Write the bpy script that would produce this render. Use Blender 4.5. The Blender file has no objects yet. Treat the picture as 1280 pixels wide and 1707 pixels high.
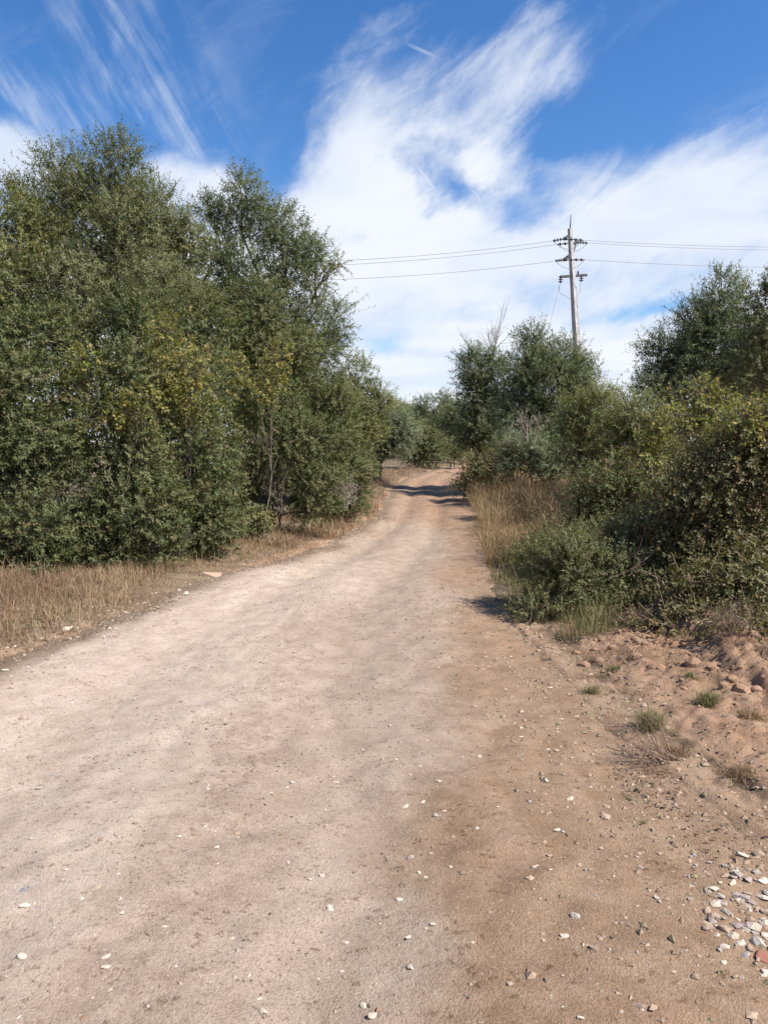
import bpy, bmesh, math
import numpy as np
from mathutils import Vector, Matrix

S = bpy.context.scene
COL = S.collection
R = math.radians

# ------------------------------------------------------------------ camera
CAM_H, FPX, HOR = 1.6, 1240.0, 735.0          # eye height, focal length and horizon row of the 1280x1707 photograph
PITCH = math.atan((853.5 - HOR) / FPX)
cam_d = bpy.data.cameras.new('camera')
cam_d.sensor_fit = 'VERTICAL'
cam_d.sensor_height = 36.0
cam_d.lens = FPX / 1707.0 * 36.0
cam_d.clip_end = 5000
cam = bpy.data.objects.new('camera', cam_d)
COL.objects.link(cam)
cam.location = (0, 0, CAM_H)
cam.rotation_euler = (R(90) - PITCH, 0, 0)
S.camera = cam

# ------------------------------------------------------------------ light
SUN_AZ, SUN_EL = 114.0, 49.0                   # azimuth clockwise from the viewing direction, elevation
SKY_STRENGTH = 0.088
S.view_settings.view_transform = 'Standard'
S.view_settings.look = 'None'
S.view_settings.gamma = 1.0
S.view_settings.exposure = 1.0
S.view_settings.use_curve_mapping = False

sun_dir = Vector((math.sin(R(SUN_AZ)) * math.cos(R(SUN_EL)), math.cos(R(SUN_AZ)) * math.cos(R(SUN_EL)), math.sin(R(SUN_EL))))
sd = bpy.data.lights.new('sun', 'SUN')
sd.energy = 4.6
sd.angle = R(0.53)
sd.color = (1.0, 0.94, 0.85)
sun = bpy.data.objects.new('sun', sd)
COL.objects.link(sun)
sun.rotation_euler = (-sun_dir).to_track_quat('-Z', 'Y').to_euler()
sun.location = sun_dir * 60

# pixel of the photograph -> world
_f = np.array((0, math.cos(PITCH), -math.sin(PITCH)))
_u = np.array((0, math.sin(PITCH), math.cos(PITCH)))
_r = np.array((1.0, 0, 0))


def ray(px, py):
    return _f + (px - 640.0) / FPX * _r + (853.5 - py) / FPX * _u


def at(px, py, d):
    """point seen at a pixel at forward distance d"""
    v = ray(px, py)
    return np.array((0, 0, CAM_H)) + v * (d / v[1])


def on_ground(px, py):
    v = ray(px, py)
    p = np.array((0, 0, CAM_H)) + v * (CAM_H / -v[2])
    return p


def sky_dir(px, py):
    v = ray(px, py)
    return v / np.linalg.norm(v)


# ------------------------------------------------------------------ node helpers
class NT:
    def __init__(self, tree):
        self.t = tree
        tree.nodes.clear()

    def n(self, kind, **kw):
        nd = self.t.nodes.new(kind)
        for k, v in kw.items():
            setattr(nd, k, v)
        return nd

    def put(self, sock, v):
        if isinstance(v, bpy.types.NodeSocket):
            self.t.links.new(v, sock)
        else:
            sock.default_value = v

    def math(self, op, a, b=0.0, c=0.0, clamp=False):
        nd = self.n('ShaderNodeMath', operation=op, use_clamp=clamp)
        for i, v in enumerate((a, b, c)):
            self.put(nd.inputs[i], v)
        return nd.outputs[0]

    def vmath(self, op, a, b=(0, 0, 0)):
        nd = self.n('ShaderNodeVectorMath', operation=op)
        self.put(nd.inputs[0], a)
        self.put(nd.inputs[1], b)
        return nd.outputs['Value'] if op in ('LENGTH', 'DOT_PRODUCT') else nd.outputs[0]

    def mapr(self, v, a, b, c=0.0, d=1.0, smooth=True):
        nd = self.n('ShaderNodeMapRange')
        nd.interpolation_type = 'SMOOTHSTEP' if smooth else 'LINEAR'
        self.put(nd.inputs['Value'], v)
        for k, x in zip(('From Min', 'From Max', 'To Min', 'To Max'), (a, b, c, d)):
            self.put(nd.inputs[k], x)
        return nd.outputs[0]

    def mix(self, f, a, b, blend='MIX'):
        nd = self.n('ShaderNodeMix', data_type='RGBA', blend_type=blend)
        self.put(nd.inputs[0], f)
        for i, v in ((6, a), (7, b)):
            if not isinstance(v, bpy.types.NodeSocket) and len(v) == 3:
                v = (*v, 1)
            self.put(nd.inputs[i], v)
        return nd.outputs[2]

    def mapping(self, v, loc=(0, 0, 0), rot=(0, 0, 0), scale=(1, 1, 1), kind='POINT'):
        nd = self.n('ShaderNodeMapping', vector_type=kind)
        self.put(nd.inputs['Vector'], v)
        nd.inputs['Location'].default_value = loc
        nd.inputs['Rotation'].default_value = rot
        nd.inputs['Scale'].default_value = scale
        return nd.outputs[0]

    def noise(self, v, scale, detail=4.0, rough=0.5, dist=0.0, lac=2.0):
        nd = self.n('ShaderNodeTexNoise')
        self.put(nd.inputs['Vector'], v)
        nd.inputs['Scale'].default_value = scale
        nd.inputs['Detail'].default_value = detail
        nd.inputs['Roughness'].default_value = rough
        nd.inputs['Distortion'].default_value = dist
        nd.inputs['Lacunarity'].default_value = lac
        return nd.outputs['Fac']

    def attr(self, name, out='Fac'):
        return self.n('ShaderNodeAttribute', attribute_name=name).outputs[out]


# ------------------------------------------------------------------ world: sky with thin high cloud
world = bpy.data.worlds.new('World')
S.world = world
world.use_nodes = True
w = NT(world.node_tree)
sky = w.n('ShaderNodeTexSky', sky_type='NISHITA')
sky.sun_disc = False
sky.sun_elevation = R(SUN_EL)
sky.sun_rotation = R(SUN_AZ)
sky.altitude = 100
sky.air_density = 1.0
sky.dust_density = 0.4
sky.ozone_density = 2.5
hsv = w.n('ShaderNodeHueSaturation')
hsv.inputs['Saturation'].default_value = 1.30
hsv.inputs['Hue'].default_value = 0.507
hsv.inputs['Value'].default_value = 0.98
w.put(hsv.inputs['Color'], sky.outputs[0])
tc = w.n('ShaderNodeTexCoord').outputs['Generated']
sep = w.n('ShaderNodeSeparateXYZ')
w.put(sep.inputs[0], tc)
dx, dy, dz = sep.outputs
# the cloud layer seen in perspective: direction divided by height
den = w.math('ADD', w.math('MAXIMUM', dz, 0.0), 0.16)
comb = w.n('ShaderNodeCombineXYZ')
w.put(comb.inputs[0], w.math('DIVIDE', dx, den))
w.put(comb.inputs[1], w.math('DIVIDE', dy, den))
LP = comb.outputs[0]
cxz = w.n('ShaderNodeCombineXYZ')
w.put(cxz.inputs[0], dx)
w.put(cxz.inputs[1], dz)
XZ = cxz.outputs[0]
wob = w.n('ShaderNodeTexNoise')
w.put(wob.inputs['Vector'], XZ)
wob.inputs['Scale'].default_value = 5.0
wob.inputs['Detail'].default_value = 5.0
wob.inputs['Roughness'].default_value = 0.6
XZw = w.vmath('ADD', XZ, w.vmath('MULTIPLY', w.vmath('SUBTRACT', wob.outputs['Color'], (0.5, 0.5, 0.5)), (0.16, 0.12, 0.0)))


def blob(px, py, hw, hh, deg, amp, src=None, inner=0.0):
    """soft elliptical region of more (or less) cloud about a direction of the sky"""
    d = sky_dir(px, py)
    a = R(deg)
    v = w.mapping(w.vmath('SUBTRACT', src or XZw, (d[0], d[2], 0)), rot=(0, 0, -a), scale=(1, 1, 1))
    v = w.vmath('MULTIPLY', v, (FPX / hw, FPX / hh, 0))
    return w.mapr(w.vmath('LENGTH', v), 1.0, inner, 0.0, amp)


n_soft = w.noise(w.mapping(LP, loc=(3.1, 1.7, 0)), 1.1, 7, 0.55, 0.3)
def streaks(deg, along, across, scale, detail=9, rough=.62, dist=.5, loc=(0, 0, 0)):
    v = w.vmath('MULTIPLY', w.mapping(XZ, loc=loc, rot=(0, 0, R(-deg))), (along, across, 1))
    return w.noise(v, scale, detail, rough, dist)


n_streak = streaks(28, 2.2, 6.5, 2.6)
n_streak2 = streaks(-60, 2.0, 10.0, 3.0, 8, .6, .35, (2, 5, 0))
n_fine = streaks(60, 8.0, 16.0, 1.0, 9, .66, .3, (1, 1, 0))
sig = w.math('ADD', w.math('MULTIPLY', n_soft, 0.34), w.math('MULTIPLY', n_streak, 0.40))
sig = w.math('ADD', sig, w.math('MULTIPLY', n_fine, 0.26))
sig = w.math('ADD', w.math('MULTIPLY', sig, 1.6), -0.30)
bias = w.mapr(dz, 0.43, 0.22, -0.26, 0.29)
terms = [
    blob(745, 165, 340, 150, 8, 0.30, None, .15),
    blob(590, 200, 130, 190, 0, 0.12),
    blob(930, 80, 150, 90, 0, 0.12),
    blob(640, 330, 300, 80, 0, 0.22),
    blob(1180, 300, 330, 130, 14, 0.20),
    blob(20, 265, 130, 70, 0, 0.40),
    blob(320, 318, 90, 55, 0, 0.30),
    blob(440, 230, 75, 150, 0, -0.26),
    blob(1090, 150, 220, 120, 20, -0.10),
    blob(835, 335, 130, 60, -10, -0.34),
    blob(740, 300, 90, 60, -40, -0.30),
    blob(960, 190, 190, 60, 12, -0.14),
    blob(1080, 515, 170, 22, 17, -0.30),
    blob(640, 572, 70, 26, 0, -0.26),
    blob(900, 250, 100, 45, 0, -0.10),
    blob(655, 655, 90, 30, 0, -0.12),
    w.mapr(dz, 0.12, 0.0, 0.0, 0.16),
]
for t in terms:
    bias = w.math('ADD', bias, t)
dens = w.mapr(w.math('ADD', sig, bias), 0.37, 0.82)
# separate thin streaks of cirrus, upper left
ci = w.math('MULTIPLY', w.mapr(w.math('ADD', w.math('MULTIPLY', n_streak2, .7), w.math('MULTIPLY', n_fine, .3)), 0.43, 0.74), w.math('MAXIMUM', blob(235, 150, 230, 170, -62, 0.85), blob(60, 190, 190, 80, -35, 0.8)))
ci = w.math('ADD', ci, w.math('MULTIPLY', w.mapr(n_streak, 0.5, 0.8), 0.16))
dens = w.math('MAXIMUM', dens, ci)
dens = w.math('MULTIPLY', dens, 0.95, clamp=True)


def contrail(x0, y0, x1, y1, wid, amp):
    a, b = sky_dir(x0, y0), sky_dir(x1, y1)
    c = (a + b) / 2
    ang = math.atan2(b[2] - a[2], b[0] - a[0])
    L = math.hypot(b[2] - a[2], b[0] - a[0]) / 2
    v = w.mapping(w.vmath('SUBTRACT', XZ, (c[0], c[2], 0)), rot=(0, 0, -ang))
    s = w.n('ShaderNodeSeparateXYZ')
    w.put(s.inputs[0], v)
    along = w.mapr(w.math('ABSOLUTE', s.outputs[0]), L * 1.25, 0.0, 0, 1)
    across = w.mapr(w.math('ABSOLUTE', s.outputs[1]), wid / FPX, 0.0, 0, amp)
    fr = w.math('GREATER_THAN', dy, 0.0)
    return w.math('MULTIPLY', w.math('MULTIPLY', along, across), fr)


for c in ((672, 70, 750, 105, 4.0, 0.36), (600, 33, 655, 64, 14, 0.22), (672, 246, 748, 346, 4.5, 0.75), (775, 300, 824, 366, 8, 0.6)):
    dens = w.math('MAXIMUM', dens, contrail(*c))
ccol = w.mix(w.mapr(n_soft, 0.35, 0.65), (4.3, 4.75, 5.6), (5.4, 5.6, 5.95))
skycol = w.mix(dens, hsv.outputs[0], ccol)
bg = w.n('ShaderNodeBackground')
w.put(bg.inputs[0], skycol)
bg.inputs[1].default_value = SKY_STRENGTH
wo = w.n('ShaderNodeOutputWorld')
w.put(wo.inputs[0], bg.outputs[0])


# ------------------------------------------------------------------ numeric helpers
def _hash(i, j, seed):
    n = (i * 374761393 + j * 668265263 + seed * 1442695041) & 0xFFFFFFFF
    n = ((n ^ (n >> 13)) * 1274126177) & 0xFFFFFFFF
    n = n ^ (n >> 16)
    return (n & 0xFFFF) / 65535.0


def vnoise(x, y, s=1.0, seed=0):
    x = np.asarray(x, float) * s
    y = np.asarray(y, float) * s
    i, j = np.floor(x).astype(np.int64), np.floor(y).astype(np.int64)
    fx, fy = x - i, y - j
    fx, fy = fx * fx * (3 - 2 * fx), fy * fy * (3 - 2 * fy)
    a, b = _hash(i, j, seed), _hash(i + 1, j, seed)
    c, d = _hash(i, j + 1, seed), _hash(i + 1, j + 1, seed)
    return (a * (1 - fx) + b * fx) * (1 - fy) + (c * (1 - fx) + d * fx) * fy - 0.5


def fbm(x, y, s, seed=0, o=4, g=0.5):
    r, a = 0.0, 1.0
    for k in range(o):
        r = r + a * vnoise(x, y, s * 2 ** k, seed + k * 7)
        a *= g
    return r


def sstep(a, b, x):
    t = np.clip((np.asarray(x, float) - a) / (b - a), 0, 1)
    return t * t * (3 - 2 * t)


# ---- the track's edges, read off the photograph and laid on the ground
_le = [on_ground(*p)[:2] for p in ((-420, 1300), (0, 1098), (180, 1040), (330, 972), (450, 935), (560, 893), (622, 862), (640, 832), (668, 800), (722, 783), (776, 770))]
_re = [on_ground(*p)[:2] for p in ((1500, 1420), (1180, 1330), (1010, 1200), (900, 1080), (842, 1030), (822, 960), (803, 880), (786, 838), (778, 806), (788, 785), (800, 770))]
_le = np.array([(_le[0][0] - 0.8, -4.0)] + _le + [(9.5, 90.0)])
_re = np.array([(1.9, -4.0)] + [(1.75, 2.0)] + _re[1:] + [(13.2, 90.0)])
_le = _le[np.argsort(_le[:, 1])]
_re = _re[np.argsort(_re[:, 1])]


def xl(y):
    return np.interp(y, _le[:, 1], _le[:, 0])


def xr(y):
    return np.interp(y, _re[:, 1], _re[:, 0])


def base_h(x, y):
    x, y = np.asarray(x, float), np.asarray(y, float)
    dr, dl = x - xr(y), xl(y) - x
    near = 1 - sstep(14, 26, y)
    h = 0.10 * fbm(x, y, 0.16, 3, 3)
    h = h * sstep(2, 12, np.hypot(x, y))
    rough = sstep(-0.1, 0.6, dr)
    h = h + (0.05 * sstep(0.05, 0.75, dr) + 0.12 * sstep(0.7, 2.2, dr)) * (0.35 + 0.65 * near)
    h = h + rough * near * (0.06 * fbm(x, y, 2.3, 11, 4) + 0.02 * fbm(x, y, 9.0, 12, 3))
    h = h + sstep(-0.1, 0.8, dl) * (0.08 * fbm(x, y, 1.5, 21, 4) + 0.10)
    # worn wheel paths and small unevenness of the track itself
    m = (x - xl(y)) / np.maximum(xr(y) - xl(y), 0.5)
    ins = sstep(-0.2, 0.2, -dr) * sstep(-0.2, 0.2, -dl)
    h = h - ins * 0.05 * (np.exp(-((m - 0.28) / 0.09) ** 2) + np.exp(-((m - 0.62) / 0.09) ** 2))
    h = h + ins * (0.030 * fbm(x, y, 1.4, 31, 3) + 0.016 * fbm(x, y, 7.0, 32, 4, 0.6))
    return h


def edge_in(x, y):
    """distance inside the track (negative outside), with a ragged border"""
    j = 0.22 * fbm(x, y, 1.9, 41, 4)
    return np.minimum(x - xl(y), xr(y) - x) + j


def ground_h(x, y):
    e = edge_in(x, y)
    return base_h(x, y) - 0.07 * sstep(0.02, 0.22, e)


def track_h(x, y):
    e = edge_in(x, y)
    return base_h(x, y) - 0.06 * sstep(0.03, -0.14, e)


def surf_h(x, y):
    return np.maximum(ground_h(x, y), track_h(x, y))


# ------------------------------------------------------------------ object helpers
def tag(o, label=None, cat=None, group=None, kind=None):
    for k, v in (('label', label), ('category', cat), ('group', group), ('kind', kind)):
        if v:
            o[k] = v
    return o


def empty(name, loc, rz=0.0):
    o = bpy.data.objects.new(name, None)
    o.empty_display_size = 0.2
    COL.objects.link(o)
    o.location = loc
    o.rotation_euler = (0, 0, rz)
    return o


def mesh_np(name, V, F, mat, attrs=None, smooth=False):
    """mesh from arrays; F is an (n, k) array of polygons all with k corners"""
    V = np.ascontiguousarray(V, dtype=np.float32)
    F = np.ascontiguousarray(F, dtype=np.int32)
    me = bpy.data.meshes.new(name)
    n, k = F.shape
    me.vertices.add(len(V))
    me.vertices.foreach_set('co', V.ravel())
    me.loops.add(n * k)
    me.loops.foreach_set('vertex_index', F.ravel())
    me.polygons.add(n)
    me.polygons.foreach_set('loop_start', np.arange(0, n * k, k, dtype=np.int32))
    me.polygons.foreach_set('use_smooth', np.full(n, smooth, dtype=bool))
    for nm, (dom, val) in (attrs or {}).items():
        a = me.attributes.new(nm, 'FLOAT', dom)
        a.data.foreach_set('value', np.ascontiguousarray(val, dtype=np.float32))
    me.update(calc_edges=True)
    me.materials.append(mat)
    return me


def add(name, me, parent=None, loc=(0, 0, 0)):
    o = bpy.data.objects.new(name, me)
    COL.objects.link(o)
    o.location = loc
    if parent is not None:
        o.parent = parent
    return o


def unit(v):
    return v / np.maximum(np.linalg.norm(v, axis=-1, keepdims=True), 1e-9)


class Tubes:
    """collects tapered tubes into one mesh"""
    def __init__(self):
        self.V, self.F, self.n = [], [], 0

    def add(self, pts, rad, sides=6):
        pts = np.asarray(pts, float)
        rad = np.broadcast_to(np.asarray(rad, float), (len(pts),))
        T = unit(np.gradient(pts, axis=0))
        a = np.cross(T, (0.31, 0.17, 0.93))
        bad = np.linalg.norm(a, axis=1) < 0.05
        a[bad] = np.cross(T[bad], (1, 0, 0))
        a = unit(a)
        b = np.cross(T, a)
        th = np.linspace(0, 2 * np.pi, sides, endpoint=False)
        ring = pts[:, None, :] + rad[:, None, None] * (np.cos(th)[None, :, None] * a[:, None, :] + np.sin(th)[None, :, None] * b[:, None, :])
        m = len(pts)
        idx = self.n + np.arange(m * sides).reshape(m, sides)
        nx = np.roll(idx, -1, axis=1)
        f = np.stack((idx[:-1], nx[:-1], nx[1:], idx[1:]), -1).reshape(-1, 4)
        self.V.append(ring.reshape(-1, 3))
        self.F.append(f)
        self.n += m * sides
        return self

    def mesh(self, name, mat):
        return mesh_np(name, np.concatenate(self.V), np.concatenate(self.F), mat, smooth=True)


def bend(rng, p, q, n=6, wob=0.08, lift=0.0):
    p, q = np.asarray(p, float), np.asarray(q, float)
    t = np.linspace(0, 1, n)[:, None]
    L = np.linalg.norm(q - p)
    o = rng.normal(0, wob * L, (n, 3))
    o = np.cumsum(o, 0) * 0.5
    o = (o - o[0]) - (o[-1] - o[0]) * t
    pts = p + (q - p) * t + o
    pts[:, 2] += lift * L * (t[:, 0] * (1 - t[:, 0]))
    return pts


# ------------------------------------------------------------------ materials
def new_mat(name):
    m = bpy.data.materials.new(name)
    m.use_nodes = True
    return m, NT(m.node_tree)


def finish(t, col, rough=0.8, spec=0.3, bump=None, bstr=0.3, bdist=0.02, trans=None, tcol=None, metal=0.0):
    p = t.n('ShaderNodeBsdfPrincipled')
    t.put(p.inputs['Base Color'], col)
    t.put(p.inputs['Roughness'], rough)
    p.inputs['Specular IOR Level'].default_value = spec
    p.inputs['Metallic'].default_value = metal
    if bump is not None:
        b = t.n('ShaderNodeBump')
        b.inputs['Strength'].default_value = bstr
        b.inputs['Distance'].default_value = bdist
        t.put(b.inputs['Height'], bump)
        t.put(p.inputs['Normal'], b.outputs[0])
    o = t.n('ShaderNodeOutputMaterial')
    if trans:
        tr = t.n('ShaderNodeBsdfTranslucent')
        t.put(tr.inputs[0], tcol)
        mx = t.n('ShaderNodeMixShader')
        mx.inputs[0].default_value = trans
        t.put(mx.inputs[1], p.outputs[0])
        t.put(mx.inputs[2], tr.outputs[0])
        t.put(o.inputs[0], mx.outputs[0])
    else:
        t.put(o.inputs[0], p.outputs[0])


def leaf_mat(name, a, b, dry, rough=0.6, trans=0.36, spec=0.22):
    m, t = new_mat(name)
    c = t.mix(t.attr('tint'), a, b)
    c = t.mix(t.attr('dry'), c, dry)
    pos = t.n('ShaderNodeNewGeometry').outputs['Position']
    v = t.noise(pos, 1.3, 3, 0.6)
    c = t.mix(t.mapr(v, 0.35, 0.7, 0.0, 0.32), c, t.mix(0.5, b, dry), 'MIX')
    tc_ = t.mix(1.0, c, (1.15, 1.2, 0.6), 'MULTIPLY')
    finish(t, c, rough, spec, trans=trans, tcol=tc_)
    return m


M = {}
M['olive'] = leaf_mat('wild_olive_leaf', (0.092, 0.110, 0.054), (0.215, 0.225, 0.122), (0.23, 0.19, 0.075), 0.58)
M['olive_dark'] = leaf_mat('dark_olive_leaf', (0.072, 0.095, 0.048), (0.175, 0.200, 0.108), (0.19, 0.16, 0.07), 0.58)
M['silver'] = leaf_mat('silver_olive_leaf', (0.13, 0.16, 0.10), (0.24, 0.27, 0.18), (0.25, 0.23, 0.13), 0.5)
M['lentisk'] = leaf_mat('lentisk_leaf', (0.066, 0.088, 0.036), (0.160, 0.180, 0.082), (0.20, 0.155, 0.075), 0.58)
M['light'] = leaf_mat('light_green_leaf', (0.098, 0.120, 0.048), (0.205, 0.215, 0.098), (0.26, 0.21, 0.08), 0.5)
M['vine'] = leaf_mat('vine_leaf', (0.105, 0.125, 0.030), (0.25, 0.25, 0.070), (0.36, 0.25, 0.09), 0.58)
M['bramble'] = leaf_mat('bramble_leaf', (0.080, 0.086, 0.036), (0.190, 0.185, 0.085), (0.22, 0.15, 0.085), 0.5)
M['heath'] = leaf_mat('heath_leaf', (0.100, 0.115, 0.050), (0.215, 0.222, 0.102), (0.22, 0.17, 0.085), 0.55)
M['grass_dry'] = leaf_mat('dry_grass', (0.22, 0.155, 0.085), (0.38, 0.29, 0.165), (0.24, 0.135, 0.08), 0.6, 0.22, 0.3)
M['grass_verge'] = leaf_mat('verge_grass', (0.165, 0.112, 0.072), (0.42, 0.325, 0.215), (0.235, 0.125, 0.075), 0.6, 0.2, 0.2)
M['grass_green'] = leaf_mat('green_grass', (0.075, 0.095, 0.040), (0.17, 0.18, 0.08), (0.30, 0.22, 0.12), 0.55, 0.25, 0.3)
M['litter'] = leaf_mat('dead_leaf', (0.11, 0.078, 0.050), (0.23, 0.175, 0.115), (0.16, 0.095, 0.06), 0.7, 0.1, 0.2)


def bark_mat(name, a, b):
    m, t = new_mat(name)
    pos = t.n('ShaderNodeTexCoord').outputs['Object']
    v = t.noise(t.mapping(pos, scale=(1, 1, 0.35)), 22, 6, 0.65)
    c = t.mix(t.mapr(v, 0.3, 0.7), a, b)
    finish(t, c, 0.9, 0.1, v, 0.5, 0.02)
    return m


M['bark'] = bark_mat('grey_bark', (0.09, 0.075, 0.06), (0.23, 0.20, 0.165))
M['bark_dark'] = bark_mat('dark_bark', (0.035, 0.028, 0.022), (0.10, 0.085, 0.07))
M['twig'] = bark_mat('dry_twig', (0.20, 0.165, 0.13), (0.38, 0.33, 0.28))
M['twig_red'] = bark_mat('reddish_twig', (0.15, 0.095, 0.07), (0.28, 0.20, 0.155))


def soil_mat(name, track):
    m, t = new_mat(name)
    pos = t.n('ShaderNodeNewGeometry').outputs['Position']
    big = t.noise(pos, 0.8, 5, 0.6)
    med = t.noise(pos, 5.0, 6, 0.65)
    fine = t.noise(pos, 85.0, 6, 0.78)
    grit = t.noise(pos, 210.0, 3, 0.6)
    brown = t.mix(t.mapr(med, 0.3, 0.7), (0.254, 0.168, 0.108), (0.354, 0.250, 0.172))
    red = t.mix(t.mapr(med, 0.3, 0.7), (0.282, 0.174, 0.111), (0.362, 0.246, 0.168))
    if track:
        pale = t.mix(t.mapr(med, 0.28, 0.72), (0.420, 0.340, 0.276), (0.522, 0.434, 0.364))
        grey = t.mix(t.mapr(med, 0.28, 0.72), (0.336, 0.262, 0.205), (0.427, 0.346, 0.278))
        j = t.math('MULTIPLY', t.math('SUBTRACT', big, 0.5), 0.9)
        j2 = t.math('ADD', j, t.math('MULTIPLY', t.math('SUBTRACT', fine, 0.5), 0.35))
        c = t.mix(t.mapr(t.math('ADD', t.attr('pale'), j2), 0.15, 0.85), brown, grey)
        c = t.mix(t.mapr(t.math('ADD', t.attr('white'), j2), 0.2, 0.9), c, pale)
        c = t.mix(t.mapr(t.math('ADD', t.attr('red'), j2), 0.25, 0.9), c, red)
        rim = t.mix(t.mapr(med, 0.3, 0.7), (0.155, 0.113, 0.080), (0.260, 0.197, 0.143))
        c = t.mix(t.mapr(t.math('ADD', t.attr('rim'), t.math('ADD', j2, t.math('MULTIPLY', t.math('SUBTRACT', med, .5), .8))), 0.3, 0.9), c, rim)
        wear = t.math('MULTIPLY', t.attr('wear'), t.mapr(t.noise(pos, 14.0, 7, 0.75), 0.42, 0.62))
        c = t.mix(t.math('MULTIPLY', wear, 0.5), c, t.mix(1.0, c, (0.62, 0.57, 0.50), 'MULTIPLY'))
        vf = t.n('ShaderNodeTexVoronoi')
        wf = t.n('ShaderNodeTexNoise')
        t.put(wf.inputs['Vector'], pos)
        wf.inputs['Scale'].default_value = 45
        wf.inputs['Detail'].default_value = 4
        t.put(vf.inputs['Vector'], t.vmath('ADD', t.mapping(pos, loc=(3, 8, 0)), t.vmath('MULTIPLY', t.vmath('SUBTRACT', wf.outputs['Color'], (.5, .5, .5)), (.09, .05, .0))))
        vf.inputs['Scale'].default_value = 34
        sf = t.n('ShaderNodeSeparateColor')
        t.put(sf.inputs[0], vf.outputs['Color'])
        fm = t.mapr(t.noise(t.mapping(pos, loc=(1, 2, 0)), 2.6, 5, 0.65), 0.36, 0.58)
        fleck = t.math('MULTIPLY', t.math('MULTIPLY', t.math('LESS_THAN', sf.outputs[0], 0.36), t.mapr(vf.outputs['Distance'], 0.40, 0.25)), fm)
        c = t.mix(t.math('MULTIPLY', fleck, 0.85), c, t.mix(1.0, c, (0.52, 0.47, 0.42), 'MULTIPLY'))
        strk = t.noise(t.mapping(pos, scale=(5.0, 0.55, 1.0)), 1.0, 6, 0.6)
        c = t.mix(t.mapr(strk, 0.42, 0.68, 0.0, 0.20), c, t.mix(1.0, c, (0.74, 0.70, 0.66), 'MULTIPLY'))
        mott = t.noise(t.mapping(pos, loc=(7, 3, 0)), 24.0, 7, 0.72)
        c = t.mix(t.mapr(mott, 0.50, 0.70, 0.0, 0.38), c, t.mix(1.0, c, (0.66, 0.62, 0.58), 'MULTIPLY'))
    else:
        humus = t.mix(t.mapr(med, 0.3, 0.7), (0.071, 0.052, 0.035), (0.160, 0.122, 0.080))
        straw = t.mix(t.mapr(med, 0.3, 0.7), (0.150, 0.108, 0.072), (0.260, 0.195, 0.132))
        c = t.mix(t.mapr(t.math('ADD', t.attr('straw'), t.math('SUBTRACT', med, 0.5)), 0.3, 0.7), humus, straw)
        c = t.mix(t.mapr(t.math('ADD', t.attr('red'), t.math('SUBTRACT', med, 0.5)), 0.3, 0.7), c, red)
        c = t.mix(t.mapr(t.math('ADD', t.attr('bare'), t.math('SUBTRACT', med, 0.5)), 0.3, 0.7), c, brown)
    # grit: dark crumbs and pale chips, each with its own outline
    vo = t.n('ShaderNodeTexVoronoi')
    wn = t.n('ShaderNodeTexNoise')
    t.put(wn.inputs['Vector'], pos)
    wn.inputs['Scale'].default_value = 120
    t.put(vo.inputs['Vector'], t.vmath('ADD', pos, t.vmath('MULTIPLY', t.vmath('SUBTRACT', wn.outputs['Color'], (.5, .5, .5)), (.02, .02, .02))))
    vo.inputs['Scale'].default_value = 70
    vo.inputs['Randomness'].default_value = 1.0
    sp = t.n('ShaderNodeSeparateColor')
    t.put(sp.inputs[0], vo.outputs['Color'])
    chip = t.math('MULTIPLY', t.math('GREATER_THAN', sp.outputs[0], 0.945), t.math('LESS_THAN', vo.outputs['Distance'], 0.36))
    crumb = t.math('MULTIPLY', t.math('LESS_THAN', sp.outputs[0], 0.13), t.math('LESS_THAN', vo.outputs['Distance'], 0.34))
    v2 = t.n('ShaderNodeTexVoronoi')
    t.put(v2.inputs['Vector'], pos)
    v2.inputs['Scale'].default_value = 150
    s2 = t.n('ShaderNodeSeparateColor')
    t.put(s2.inputs[0], v2.outputs['Color'])
    c = t.mix(t.mapr(fine, 0.38, 0.68, 0.0, 0.62), c, t.mix(1.0, c, (0.62, 0.58, 0.54), 'MULTIPLY'))
    c = t.mix(t.mapr(s2.outputs[0], 0.0, 1.0, 0.0, 0.30, False), c, t.mix(1.0, c, (0.60, 0.56, 0.52), 'MULTIPLY'))
    c = t.mix(t.math('MULTIPLY', chip, 0.5), c, (0.46, 0.385, 0.315))
    c = t.mix(t.math('MULTIPLY', crumb, 0.55), c, (0.168, 0.126, 0.092))
    h = t.math('ADD', t.math('MULTIPLY', fine, 1.0), t.math('MULTIPLY', grit, 0.35))
    h = t.math('ADD', h, t.math('MULTIPLY', med, 0.9))
    h = t.math('ADD', h, t.math('MULTIPLY', t.math('ADD', chip, crumb), 0.25))
    h = t.math('SUBTRACT', h, t.math('MULTIPLY', v2.outputs['Distance'], 0.35))
    finish(t, c, 0.95, 0.12, h, 0.7, 0.013)
    return m


M['track'] = soil_mat('dirt_track_soil', True)
M['ground'] = soil_mat('verge_soil', False)


def stone_mat(name, a, b):
    m, t = new_mat(name)
    o = t.n('ShaderNodeTexCoord').outputs['Object']
    rnd = t.n('ShaderNodeObjectInfo').outputs['Random']
    v = t.noise(o, 3.5, 6, 0.65)
    c = t.mix(t.mapr(v, 0.25, 0.75), a, b)
    c = t.mix(t.math('MULTIPLY', rnd, 0.4), c, t.mix(1.0, c, (0.72, 0.62, 0.52), 'MULTIPLY'))
    finish(t, c, 0.85, 0.2, v, 0.35, 0.05)
    return m


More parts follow.
